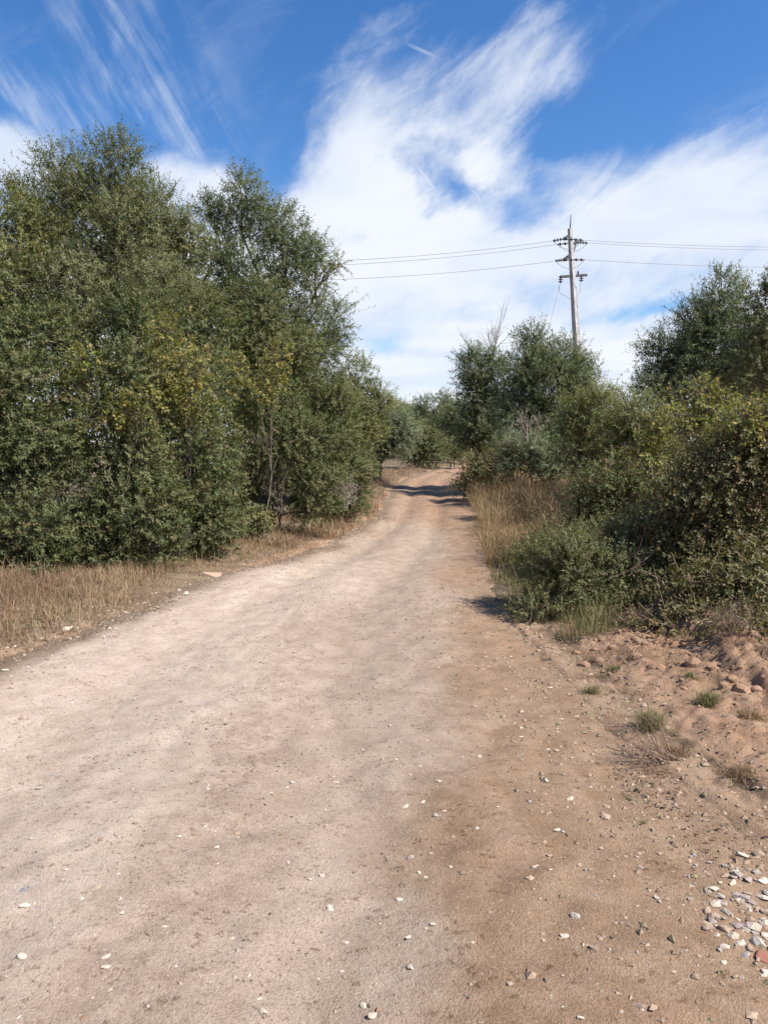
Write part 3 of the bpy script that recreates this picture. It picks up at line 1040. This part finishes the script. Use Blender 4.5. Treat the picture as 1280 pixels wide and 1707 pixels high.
plant('evergreen_shrub', 'shrub', 'bright green evergreen shrub closing the left thicket by the track bend', 15.0,
      [(555, 720, 52, 80), (575, 785, 38, 52), (530, 650, 55, 65, .4), (545, 800, 40, 40), (592, 822, 30, 30), (552, 838, 44, 26), (575, 845, 40, 20, -.3)], 'lentisk', 'lentisk', 4.8, 1.05, seed=25, stems=4, bark='bark')
# ---- climbers on the left
plant('climbing_vine', 'vine', 'yellow-green climbing vine hanging in the middle of the left thicket', 9.7,
      [(285, 560, 38, 34), (300, 610, 45, 40), (335, 650, 36, 40, -.2), (270, 640, 30, 30)], 'vine', 'vine', 2.8, .8, seed=31, twigs=.3, limb=.005, inner=.1)
plant('climbing_vine', 'vine', 'yellowing vine with pale tips low on the left shrubs under the big olive', 8.85,
      [(165, 680, 48, 26), (235, 690, 38, 24), (250, 665, 26, 20), (140, 600, 36, 34, .2)], 'vine', 'vine', 2.8, .8, seed=32, twigs=.3, limb=.005, inner=.1)
plant('climbing_vine', 'vine', 'small yellow-green vine on the right half of the left thicket', 11.2,
      [(395, 615, 30, 24), (440, 640, 34, 26), (470, 600, 24, 26)], 'vine', 'vine', 2.4, .7, seed=33, twigs=.3, limb=.005, inner=.1)
# ---- low plants at the foot of the left thicket
plant('low_plant', 'plant', 'low yellowish-green leafy plant before the dark hollow of the left thicket', 11.5,
      [(400, 868, 22, 16), (432, 866, 24, 18), (420, 880, 34, 16)], 'vine', 'light', 3.4, .7, seed=41, limb=.01, stems=3)
plant('low_plant', 'plant', 'small bright green plant in dry grass below the left thicket', 10.2, [(348, 903, 22, 13), (330, 908, 15, 9)], 'vine', 'light', 3.2, .6, seed=42, limb=.008, stems=3)
plant('low_plant', 'plant', 'leafy green plant at the foot of the leftmost shrubs', 8.9, [(120, 925, 34, 22), (150, 935, 20, 14)], 'bramble', 'light', 3.2, .9, seed=43, limb=.008, stems=3)
# ---- far end of the track
plant('olive_tree', 'tree', 'silvery olive tree with a dark bare trunk beyond the left thicket', 28.0,
      [(642, 692, 44, 38), (600, 706, 45, 44), (675, 712, 30, 32), (618, 735, 44, 26), (652, 738, 34, 22)], 'silver', 'silver', 4.2, 1.0, seed=51, trunk=628, bark='bark_dark', limb=.11)
plant('round_shrub', 'shrub', 'dark rounded shrub standing at the far left bend of the track', 42.0, [(695, 735, 30, 30), (718, 742, 26, 28), (690, 758, 28, 20), (718, 760, 26, 18)], 'lentisk', 'lentisk', 5.0, 1.9, seed=52, stems=3)
plant('yellowish_shrub', 'shrub', 'yellowish-green low shrub beside the far end of the track', 44.0, [(748, 752, 20, 18), (768, 746, 16, 22)], 'light', 'light', 5.0, 1.6, seed=53, stems=3)
FAR = [(725, 682, 42, 28, 66, 'olive_dark', 'distant dark tree with the highest crown at the end of the track'),
       (684, 694, 28, 24, 72, 'light', 'distant light green tree between the olive and the highest far crown'),
       (768, 690, 26, 28, 52, 'olive_dark', 'distant tree touching the left side of the bare-twigged thicket'),
       (655, 694, 34, 28, 64, 'olive', 'distant grey-green tree just behind the silvery olive'),
       (748, 702, 36, 28, 58, 'lentisk', 'distant dark green tree low over the end of the track'),
       (800, 715, 40, 34, 60, 'light', 'distant tree behind the thicket where the track disappears')]
for i, (px, py, rw, rh, d, m, lab) in enumerate(FAR):
    plant('distant_tree', 'tree', lab, d, [(px, py, rw, rh), (px - rw * .5, py + rh * .7, rw * .7, rh * .9), (px + rw * .5, py + rh * .7, rw * .7, rh * .9), (px, 742, rw * .9, 20)], 'far', m, 5.0, .8, seed=60 + i, group='trees at the far end of the track', nlimb=6)
# ---- right of the track: trees
plant('wild_olive_tree', 'tree', 'bushy wild olive tree nearest the track on the right, below bare twigs', 24.5,
      [(800, 612, 36, 34), (826, 640, 30, 44), (788, 655, 28, 36), (812, 695, 42, 46), (788, 722, 30, 30)], 'olive', 'olive_dark', 6.6, 1.4, seed=71)
plant('wild_olive_tree', 'tree', 'dark pointed wild olive tree standing in front of the concrete pole', 22.0,
      [(893, 566, 22, 28), (878, 610, 38, 40), (948, 604, 42, 42), (915, 640, 60, 50, -.3), (872, 685, 48, 48), (968, 650, 28, 55), (930, 705, 60, 50)], 'olive', 'olive_dark', 6.6, 1.3, seed=72)
plant('wild_olive_tree', 'tree', 'tall dark wild olive tree on the right rising behind the brambles', 14.8,
      [(1122, 580, 50, 46), (1200, 500, 38, 50), (1205, 585, 70, 75), (1096, 640, 36, 36), (1165, 545, 40, 48), (1150, 645, 70, 55), (1240, 640, 50, 60)], 'olive', 'olive_dark', 6.6, seed=73)
plant('leafy_tree', 'tree', 'lighter green tree cut off by the right picture edge', 12.8,
      [(1275, 520, 40, 55), (1305, 480, 40, 40), (1262, 610, 45, 70), (1320, 620, 60, 80)], 'light', 'olive', 4.4, .85, seed=74)
# ---- right of the track: shrubs
plant('grey_green_shrub', 'shrub', 'grey-green shrub with dead branches in front of the pointed olive tree', 18.5, [(875, 742, 42, 28), (905, 755, 38, 26), (850, 755, 26, 24), (880, 775, 46, 26), (920, 782, 40, 24), (960, 770, 40, 30)], 'heath', 'silver', 4.2, 1.7, seed=81, stems=4)
plant('overhanging_shrub', 'shrub', 'dark brownish shrub leaning over the track and casting shade across it', 20.0, [(818, 775, 36, 28), (795, 796, 30, 26), (845, 768, 30, 26), (780, 812, 16, 14)], 'bramble', 'bramble', 4.8, 1.7, seed=82, stems=5, bark='twig_red')
plant('olive_green_shrub', 'shrub', 'olive-green shrub right of the pointed tree below the pole', 14.6, [(985, 690, 50, 42), (960, 745, 55, 45), (1010, 740, 50, 45)], 'heath', 'light', 6.2, 1.9, seed=83, stems=5)
plant('olive_green_shrub', 'shrub', 'olive-green shrub in the dip between pole and right-hand tree', 12.4, [(1060, 700, 55, 40), (1040, 755, 60, 50), (1090, 760, 50, 50)], 'heath', 'light', 6.2, 1.7, seed=84, stems=5)
plant('bramble_shrub', 'shrub', 'bramble thicket with yellow-green leaves in the middle of the right hedge', 9.2, [(1030, 815, 62, 50), (1100, 790, 70, 60), (980, 840, 50, 40, .4)], 'bramble', 'lentisk', 5.0, 1.1, seed=85, stems=6, bark='twig_red')
plant('climbing_vine', 'vine', 'broad-leaved yellow-green vine on top of the right hedge below the tall olive', 8.1, [(1150, 690, 46, 24), (1185, 660, 28, 24), (1200, 700, 40, 26), (1070, 770, 34, 28), (1110, 730, 34, 26)], 'vine', 'vine', 3.2, .85, seed=86, twigs=.3, limb=.005, inner=.1)
plant('climbing_vine', 'vine', 'yellow-green vine at the right picture edge above the brown brambles', 6.45, [(1245, 690, 40, 24), (1290, 680, 36, 30), (1265, 730, 34, 24)], 'vine', 'vine', 2.8, .7, seed=87, twigs=.3, limb=.005, inner=.1)
plant('bramble_shrub', 'shrub', 'tall brownish bramble thicket filling the right picture edge', 6.7,
      [(1215, 790, 90, 80), (1290, 760, 80, 80), (1150, 850, 70, 70), (1240, 890, 95, 85, -.1), (1300, 930, 70, 100, -.1), (1180, 960, 75, 65, -.3), (1250, 1020, 80, 55, -.6), (1130, 1010, 60, 45, -.5), (1300, 1060, 70, 50, -1.3), (1190, 1060, 55, 34, -1.2), (1250, 1065, 55, 36, -1.4), (1115, 1045, 50, 30, -1.0), (1050, 1055, 50, 24, -.75), (1165, 1000, 60, 50, -.8), (1240, 960, 70, 70, -.7)],
      'bramble', 'bramble', 6.0, seed=88, stems=8, bark='twig_red', limb=.02, twigs=.14)
plant('heath_shrub', 'shrub', 'low fine-leaved green shrub at the right edge of the track', 6.7, [(955, 950, 78, 60), (900, 1012, 48, 28, -.2), (1035, 965, 75, 58), (930, 925, 66, 42, .3), (1070, 1020, 60, 40, -.3), (985, 1025, 65, 30, -.3), (1020, 915, 60, 46, .4), (1100, 950, 60, 60, .1), (1080, 900, 60, 50, .4)], 'heath', 'heath', 6.5, seed=89, stems=8, bark='twig_red', limb=.012)
plant('heath_shrub', 'shrub', 'weedy grey-green shrub between dry grass and the right hedge', 9.2, [(905, 905, 36, 26), (955, 890, 42, 30), (1005, 885, 50, 36), (868, 935, 24, 28)], 'heath', 'heath', 3.4, 1.1, seed=90, stems=7, bark='twig_red', limb=.012)

# ---- what closes the view behind the hedges
plant('background_shrub', 'shrub', 'dark shrub seen through gaps behind the left edge of the thicket', 16.5, [(-20, 660, 120, 90), (90, 680, 90, 80), (40, 760, 110, 70)], 'far', 'lentisk', 3.6, .7, seed=121, stems=3, nlimb=5)
plant('background_shrub', 'shrub', 'dark shrub seen through gaps behind the middle of the left thicket', 17.5, [(230, 640, 100, 90), (340, 660, 90, 90), (280, 750, 110, 70)], 'far', 'lentisk', 3.6, .7, seed=122, stems=3, nlimb=5)
plant('background_shrub', 'shrub', 'dark shrub behind the hollow with bare stems in the left thicket', 18.5, [(440, 650, 80, 90), (520, 700, 70, 70), (460, 770, 90, 60)], 'far', 'lentisk', 3.6, .7, seed=123, stems=3, nlimb=5)
plant('background_shrub', 'shrub', 'dark shrub behind the olive-green shrubs right of the pole', 19.5, [(1010, 715, 70, 48), (1080, 700, 60, 45), (960, 730, 60, 40)], 'far', 'olive_dark', 3.6, .6, seed=124, stems=3, nlimb=5)
plant('background_shrub', 'shrub', 'dark shrub under the tall right-hand olive tree behind brambles', 17.0, [(1180, 700, 90, 55), (1270, 690, 80, 65), (1120, 730, 70, 45)], 'far', 'olive_dark', 3.6, .6, seed=125, stems=3, nlimb=5)
plant('background_shrub', 'shrub', 'dark shrub filling the foot of the two roadside olive trees', 25.5, [(850, 720, 55, 35), (900, 735, 50, 30), (800, 735, 40, 25)], 'far', 'lentisk', 3.6, .6, seed=126, stems=3, nlimb=5)

# ---- bare wood
bare('dead_tree', 'tree', 'leafless twigs of a dead tree rising above the right roadside olive', 815, 640, 25.5, (0, 0, 1), 1.1, .022, 4, 101, 'bark', 3, .32)
bare('dead_branch', 'branch', 'pale dead branches sticking out before the pointed olive tree', 878, 735, 17.6, (-.2, -.1, 1), .42, .018, 4, 102, 'twig', 3, .45)
bare('dead_branch', 'branch', 'bare grey stems in the dark hollow of the left thicket', 475, 855, 11.9, (-.3, 0, 1), .5, .010, 6, 103, 'bark', 3, .4)
bare('dead_branch', 'branch', 'tangle of pale dry twigs at the foot of the left thicket by the bend', 575, 848, 14.2, (.1, -.1, .8), .34, .010, 12, 104, 'twig', 3, .7)
bare('dead_branch', 'branch', 'grey dry twigs hanging in the middle of the left thicket', 440, 760, 11.5, (-.2, -.2, .8), .3, .005, 5, 105, 'bark', 3, .6)
bare('dead_branch', 'branch', 'pale bare stem rising at the foot of the left shrubs', 170, 930, 8.85, (.15, -.05, 1), .42, .007, 2, 106, 'twig', 2, .3)
bare('dead_branch', 'branch', 'thin pale stem above dry grass left of the small bright plant', 300, 925, 9.4, (.2, -.05, 1), .34, .006, 2, 107, 'twig', 2, .3)
bare('dead_branch', 'branch', 'dry grey brush heaped under the leftmost shrub', 30, 935, 8.6, (.2, -.1, .5), .30, .005, 18, 108, 'twig_red', 3, .8)
bare('dead_branch', 'branch', 'reddish dry stems under the low shrub on the right bank', 1060, 1060, 5.9, (.1, -.1, .7), .17, .003, 16, 109, 'twig_red', 3, .8)
bare('dead_branch', 'branch', 'dry grey stems in the dark foot of the right brambles', 1220, 1075, 5.2, (.0, -.1, .8), .20, .003, 16, 110, 'twig_red', 3, .8)
bare('dead_branch', 'branch', 'long dead twigs lying on the bare earth at the right', 1150, 1290, 3.6, (-.9, -.1, .12), .25, .005, 9, 111, 'twig_red', 3, .5)
bare('dead_branch', 'branch', 'arching pale stems across the low shrub on the right', 1010, 970, 6.15, (.9, -.1, .45), .34, .0022, 2, 112, 'twig_red', 2, .3)


# ------------------------------------------------------------------ grass
def grass(name, label, P, hmin, hmax, mat, seed, wid=.006, lean=.35, kind='stuff', dry=.25, cat='grass', parentless=True):
    g = np.random.default_rng(seed)
    n = len(P)
    z = surf_h(P[:, 0], P[:, 1]) - .01
    B = np.column_stack((P, z))
    H = hmin + (hmax - hmin) * g.random(n) ** 1.5 * np.clip(.75 + 1.1 * fbm(P[:, 0], P[:, 1], 1.8, seed + 9, 3), .25, 1.2)
    if seed == 201:                           # shorter and thinner towards the wheel tracks
        H = H * (.3 + .8 * sstep(0, .9, xl(P[:, 1]) - P[:, 0]))
    a = g.uniform(0, 2 * np.pi, n)
    ld = np.column_stack((np.cos(a), np.sin(a), np.zeros(n)))
    le = np.abs(g.normal(0, lean, n))[:, None] * H[:, None]
    w_ = wid * g.uniform(.6, 1.3, n)[:, None]
    f = g.uniform(0, np.pi, n)
    sd = np.column_stack((np.cos(f), np.sin(f), np.zeros(n)))
    up_ = np.array((0, 0, 1.0))
    p1 = B + up_ * H[:, None] * .55 + ld * le * .3
    p2 = B + up_ * H[:, None] * np.clip(1 - .35 * (le / H[:, None]), .3, 1) + ld * le
    V = np.stack((B - sd * w_ * .5, B + sd * w_ * .5, p1 + sd * w_ * .4, p1 - sd * w_ * .4, p2 + sd * w_ * .08, p2 - sd * w_ * .08), 1)
    i = (np.arange(n) * 6)[:, None]
    F = np.concatenate((i + np.array((0, 1, 2, 3)), i + np.array((3, 2, 4, 5))), 0)
    t = np.clip(.42 + .9 * fbm(P[:, 0], P[:, 1], 1.5, seed, 3) + g.normal(0, .26, n), 0, 1)
    dd = (g.random(n) < dry) * g.uniform(.4, 1, n)
    o3 = np.array((P[:, 0].mean(), P[:, 1].mean(), float(z.mean()))) if kind is None else np.zeros(3)
    me = mesh_np(name, V.reshape(-1, 3) - o3, F, M[mat], {'tint': ('FACE', np.tile(t, 2)), 'dry': ('FACE', np.tile(dd, 2))})
    LOGTRI[0] += 4 * n
    o = add(name, me, loc=o3)
    return tag(o, label, cat, kind=kind)


def strip(seed, n, y0, y1, a, b, left=True, thr=-.25, s=1.2):
    g = np.random.default_rng(seed)
    y = y0 * (y1 / y0) ** g.random(n)
    off = a + (b - a) * g.random(n)
    x = xl(y) - off if left else xr(y) + off
    k = (fbm(x, y, s, seed, 3) > thr + .25 * (1 - sstep(0, .35, off))) & (np.abs(x) < .62 * y + 1.2)
    return np.stack((x, y), 1)[k]


grass('dry_grass', 'matted dry grass on the left verge below the thicket', strip(1, 52000, 4.2, 13, -.12, 2.0, True, -.34, 1.9), .02, .22, 'grass_verge', 201, .0050, .85, dry=.4)
grass('dry_grass', 'reddish dry grass on the left verge near the track bend', strip(2, 16000, 11, 45, -.05, 1.8, True), .08, .32, 'grass_verge', 202, .009, .9, dry=.5)
grass('tall_dry_grass', 'tall straw-coloured dry grass along the right edge of the track', strip(3, 34000, 8.5, 23, -.05, 2.6, False, -.3), .12, .85, 'grass_dry', 203, .008, .6, dry=.3)
grass('dry_grass', 'low dry weeds at the right track edge before the green shrub', strip(4, 7000, 5.6, 10, -.08, .8, False, -.1), .04, .28, 'grass_green', 204, .005, .5, dry=.45)
grass('dry_grass', 'thin trampled dry grass on the red bank at the right', strip(5, 26000, 2.7, 6.4, -.05, 1.7, False, -.02, 1.7), .015, .10, 'grass_verge', 205, .003, 1.2, dry=.3)
grass('dry_stalks', 'sparse taller straw stalks standing over the left verge grass', strip(6, 2600, 4.6, 15, .1, 1.7, True, .0, 1.5), .15, .42, 'grass_dry', 207, .0045, .5, dry=.3)
grass('green_weeds', 'scattered low green weeds in the dry grass of the left verge', strip(7, 2600, 5, 14, .3, 1.6, True, .12, 1.6), .03, .14, 'grass_green', 208, .006, .8, dry=.3)
g = np.random.default_rng(5)
yy = g.uniform(13, 50, 17000)
xx = xr(yy) + g.uniform(.1, 7, 17000)
grass('dry_grass', 'dry undergrowth on the right bank beyond the shade patch', np.stack((xx, yy), 1), .15, .6, 'grass_dry', 206, .013, .4, dry=.5)

TUFTS = [(1085, 1215, 34, 900, .13, 'grass_green', 'green-tipped grass tuft with a dark shadow on the right earth bank'),
         (1120, 1255, 50, 700, .09, 'grass_verge', 'flattened dry tuft beside the green-tipped tuft'),
         (1230, 1290, 46, 800, .11, 'grass_verge', 'dry tuft near the right picture edge above the stones'),
         (1180, 1170, 32, 600, .12, 'grass_green', 'greenish tuft just below the red earth clods'),
         (1250, 1195, 40, 700, .12, 'grass_verge', 'straw tuft under the clods at the right picture edge'),
         (985, 1155, 22, 300, .07, 'grass_green', 'small green tuft on the earth left of the clods'),
         (1072, 1372, 10, 60, .03, 'grass_green', 'tiny green sprout on the bare brown earth'),
         (1020, 1120, 26, 350, .08, 'grass_green', 'low weedy tuft just below the right-hand low shrub'),
         (1150, 1130, 18, 260, .12, 'grass_green', 'upright green weed among the red earth clods'),
         (875, 1010, 26, 500, .16, 'grass_green', 'grassy tuft at the left tip of the low right shrub'),
         (855, 930, 24, 500, .22, 'grass_green', 'green grass tuft at the track edge before the tall dry grass')]
for i, (px, py, wpx, n, h, m, lab) in enumerate(TUFTS):
    c = on_ground(px, py)
    for _ in range(4):
        z = float(surf_h(c[0], c[1]))
        v = ray(px, py)
        c = np.array((0, 0, CAM_H)) + v * ((CAM_H - z) / -v[2])
    s = wpx / FPX * c[1] * .5
    g = np.random.default_rng(300 + i)
    P = c[:2] + np.clip(g.normal(0, 1, (n, 2)), -1.7, 1.7) * s * (.35 + .5 * g.random((n, 1)) ** 2)
    grass('grass_tuft', lab, P, h * .15, h * 1.25, m, 300 + i, .0030, .95, kind=None, dry=.5)['group'] = 'grass tufts on the right bank'


# fallen leaves under the hedges
def fallen(name, label, P, seed, size=.03):
    g = np.random.default_rng(seed)
    n = len(P)
    B = np.column_stack((P, surf_h(P[:, 0], P[:, 1]) + .008))
    a = g.uniform(0, 6.28, n)
    D = np.column_stack((np.cos(a), np.sin(a), g.normal(.1, .2, n)))
    N = np.column_stack((g.normal(0, .35, n), g.normal(0, .35, n), np.ones(n)))
    V, F = leaves(B, D, N, size * g.uniform(.5, 1.3, n), size * .45 * g.uniform(.5, 1.2, n), .25, .3)
    return tag(add(name, mesh_np(name, V, F, M['litter'], {'tint': ('FACE', g.random(n)), 'dry': ('FACE', (g.random(n) < .3) * 1.0)})), label, 'leaves', kind='stuff')


fallen('fallen_leaves', 'brown fallen leaves on the left verge', strip(8, 9000, 4, 16, -.25, 2.6, True, -.3), 401)
fallen('fallen_leaves', 'brown fallen leaves and twigs on the right bank', strip(9, 7000, 2.6, 11, -.35, 2.2, False, -.1), 402, .024)


# ------------------------------------------------------------------ concrete pole and wires
def plain(name, col, rough=.7, metal=0.0, var=.15):
    m, t = new_mat(name)
    o = t.n('ShaderNodeTexCoord').outputs['Object']
    v = t.noise(t.mapping(o, scale=(4, 4, .6)), 3, 5, .6)
    c = t.mix(t.mapr(v, .3, .7), tuple(x * (1 - var) for x in col), tuple(min(1, x * (1 + var)) for x in col))
    finish(t, c, rough, .3, metal=metal)
    return m


M['concrete'] = plain('weathered_concrete', (.34, .345, .35), .9, 0.0, .3)
M['steel'] = plain('weathered_steel', (.045, .046, .05), .7, .1)
M['insul'] = plain('insulator_glass', (.09, .10, .11), .25)
M['wire'] = plain('aluminium_wire', (.20, .205, .22), .6, .3)

PD = 36.0
ptop = at(949.5, 381, PD)
pmid = at(961, 575, PD)
lean = math.atan2(pmid[0] - ptop[0], ptop[2] - pmid[2])
zb = float(surf_h(ptop[0], PD))
PH = (ptop[2] - zb) / math.cos(lean)
pbase = np.array((ptop[0] + math.tan(lean) * (ptop[2] - zb), PD, zb))
pole = empty('utility_pole', pbase)
pole.rotation_euler = (0, -lean, 0)
tag(pole, 'leaning tapered concrete power pole with steel arms and insulators', 'pole')
# shaft: H-section, turned so that its narrow left flank faces away from the sun
bm = bmesh.new()
rot = Matrix.Rotation(R(34), 4, 'Z')


def box_taper(bm, x0, x1, y0, y1, s0, s1, z0, z1):
    vs = [bm.verts.new(rot @ Vector((x * s, y * s, z))) for z, s in ((z0, s0), (z1, s1)) for x, y in ((x0, y0), (x1, y0), (x1, y1), (x0, y1))]
    for f in ((3, 2, 1, 0), (4, 5, 6, 7), (0, 1, 5, 4), (1, 2, 6, 5), (2, 3, 7, 6), (3, 0, 4, 7)):
        bm.faces.new([vs[i] for i in f])


box_taper(bm, -.20, -.11, -.18, .18, 1.0, .42, -.2, PH)
box_taper(bm, .11, .20, -.18, .18, 1.0, .42, -.2, PH)
box_taper(bm, -.1102, .1102, -.165, .165, 1.0, .42, -.19, PH - .01)
me = bpy.data.meshes.new('shaft')
bm.to_mesh(me)
me.materials.append(M['concrete'])
add('shaft', me, pole)


def pl(px, py, dd=0.0):
    """pixel -> the pole's own space"""
    p = at(px, py, PD + dd) - pbase
    c, s = math.cos(lean), math.sin(lean)
    return np.array((p[0] * c + p[2] * s, p[1], -p[0] * s + p[2] * c))


def tube_part(name, pts, rad, mat, parent, sides=8):
    return add(name, Tubes().add(pts, rad, sides).mesh(name, mat), parent)


tube_part('lightning_rod', [pl(950, 384), pl(951, 358)], [.035, .012], M['steel'], pole)


def arm(p, q, w_=.11, name='arm'):
    bm = bmesh.new()
    p, q = Vector(p), Vector(q)
    L = (q - p).length
    bmesh.ops.create_cube(bm, size=1, matrix=Matrix.Diagonal((L, w_, w_ * 1.3, 1)))
    bmesh.ops.bevel(bm, geom=bm.edges[:], offset=.012, segments=1, affect='EDGES')
    bmesh.ops.transform(bm, matrix=Matrix.Translation((p + q) / 2) @ (q - p).to_track_quat('X', 'Z').to_matrix().to_4x4(), verts=bm.verts)
    me = bpy.data.meshes.new(name)
    bm.to_mesh(me)
    me.materials.append(M['steel'])
    return add(name, me, pole)


def insulator(p, q, n=4, r=.085):
    """string of glass discs between two points"""
    p, q = np.array(p), np.array(q)
    pts, rad = [], []
    for k in range(n):
        for t, rr in ((.1, .03), (.32, r), (.5, r * .75), (.62, .035), (.95, .03)):
            pts.append(p + (q - p) * (k + t) / n)
            rad.append(rr)
    return tube_part('insulator', pts, rad, M['insul'], pole, 8)


WIRES = []
# three arms pointing towards and away from the viewer; conductors dead-ended on both sides
A1, A2, A3 = pl(941, 398, -.9), pl(962, 404, .9), pl(940, 433, -.9)
arm(pl(949, 393, 0), A1)
arm(pl(949, 408, 0), A2)
arm(pl(951, 425, 0), A3)
arm(pl(954, 428, .1), pl(960, 404, .75), .05, 'brace')
arm(pl(933, 461.5, -.45), pl(978, 458.5, .45), .085, 'crossarm')
arm(pl(963, 459, .15), pl(963, 452, .15), .06, 'bracket')
for A, lx, rx in ((A1, (921, 401.5), (972, 400.5)), (A2, (928, 407.5), (979, 405)), (A3, (925, 435), (974, 433))):
    dd = A[1]
    Lp, Rp = pl(*lx, dd), pl(*rx, dd)
    insulator(A, Lp)
    insulator(A, Rp)
    m = (Lp + Rp) / 2 - (0, 0, .75)
    t = np.linspace(0, 1, 12)[:, None]
    tube_part('jumper_wire', Lp * (1 - t) ** 2 + 2 * m * t * (1 - t) + Rp * t ** 2 - (0, 0, .0), .010, M['wire'], pole, 5)
    WIRES.append((Lp, Rp, dd))
for px, dd, py in ((934.5, -.42, 461), (969, .3, 459)):
    insulator(pl(px, py, dd), pl(px - 1, py + 11, dd), 3, .12)
    tube_part('jumper_wire', [pl(px - 1, py + 11, dd), pl(px - 3, py + 17, dd), pl(px - 2, py + 28, dd * .6), pl(956, py + 40, dd * .2)], .009, M['wire'], pole, 5)
c_, s_ = math.cos(lean), math.sin(lean)


def to_world(p):
    return np.array((p[0] * c_ - p[2] * s_, p[1], p[0] * s_ + p[2] * c_)) + pbase


ENDS = [((430, 438), (1500, 409), 'upper'), ((430, 446), (1500, 415), 'middle'), ((430, 468), (1500, 444), 'lower')]
for (Lp, Rp, dd), (le_, re_, nm) in zip(WIRES, ENDS):
    for P0, E, side in ((to_world(Lp), at(*le_, PD + dd - 1.5), 'left'), (to_world(Rp), at(*re_, PD + dd + 2.0), 'right')):
        t = np.linspace(0, 1, 24)[:, None]
        pts = P0 * (1 - t) + E * t
        pts[:, 2] -= .22 * (4 * t * (1 - t))[:, 0] * (1 if side == 'left' else .8)
        o = add('power_line', Tubes().add(pts - P0, .009, 5).mesh('power_line', M['wire']), loc=P0)
        tag(o, f'{nm} conductor of the power line running {side} from the concrete pole', 'wire', 'conductors on the concrete pole')
gp, ge = pl(931, 478, -.45), pl(903, 600, -2.0)
t = np.linspace(0, 1, 10)[:, None]
pw, ew = to_world(gp), to_world(ge)
o = add('stay_wire', Tubes().add((ew - pw) * t, .008, 5).mesh('stay_wire', M['wire']), loc=pw)
tag(o, 'thin wire slanting down left from the crossarm insulator', 'wire')

print('TRIANGLES about', LOGTRI[0])
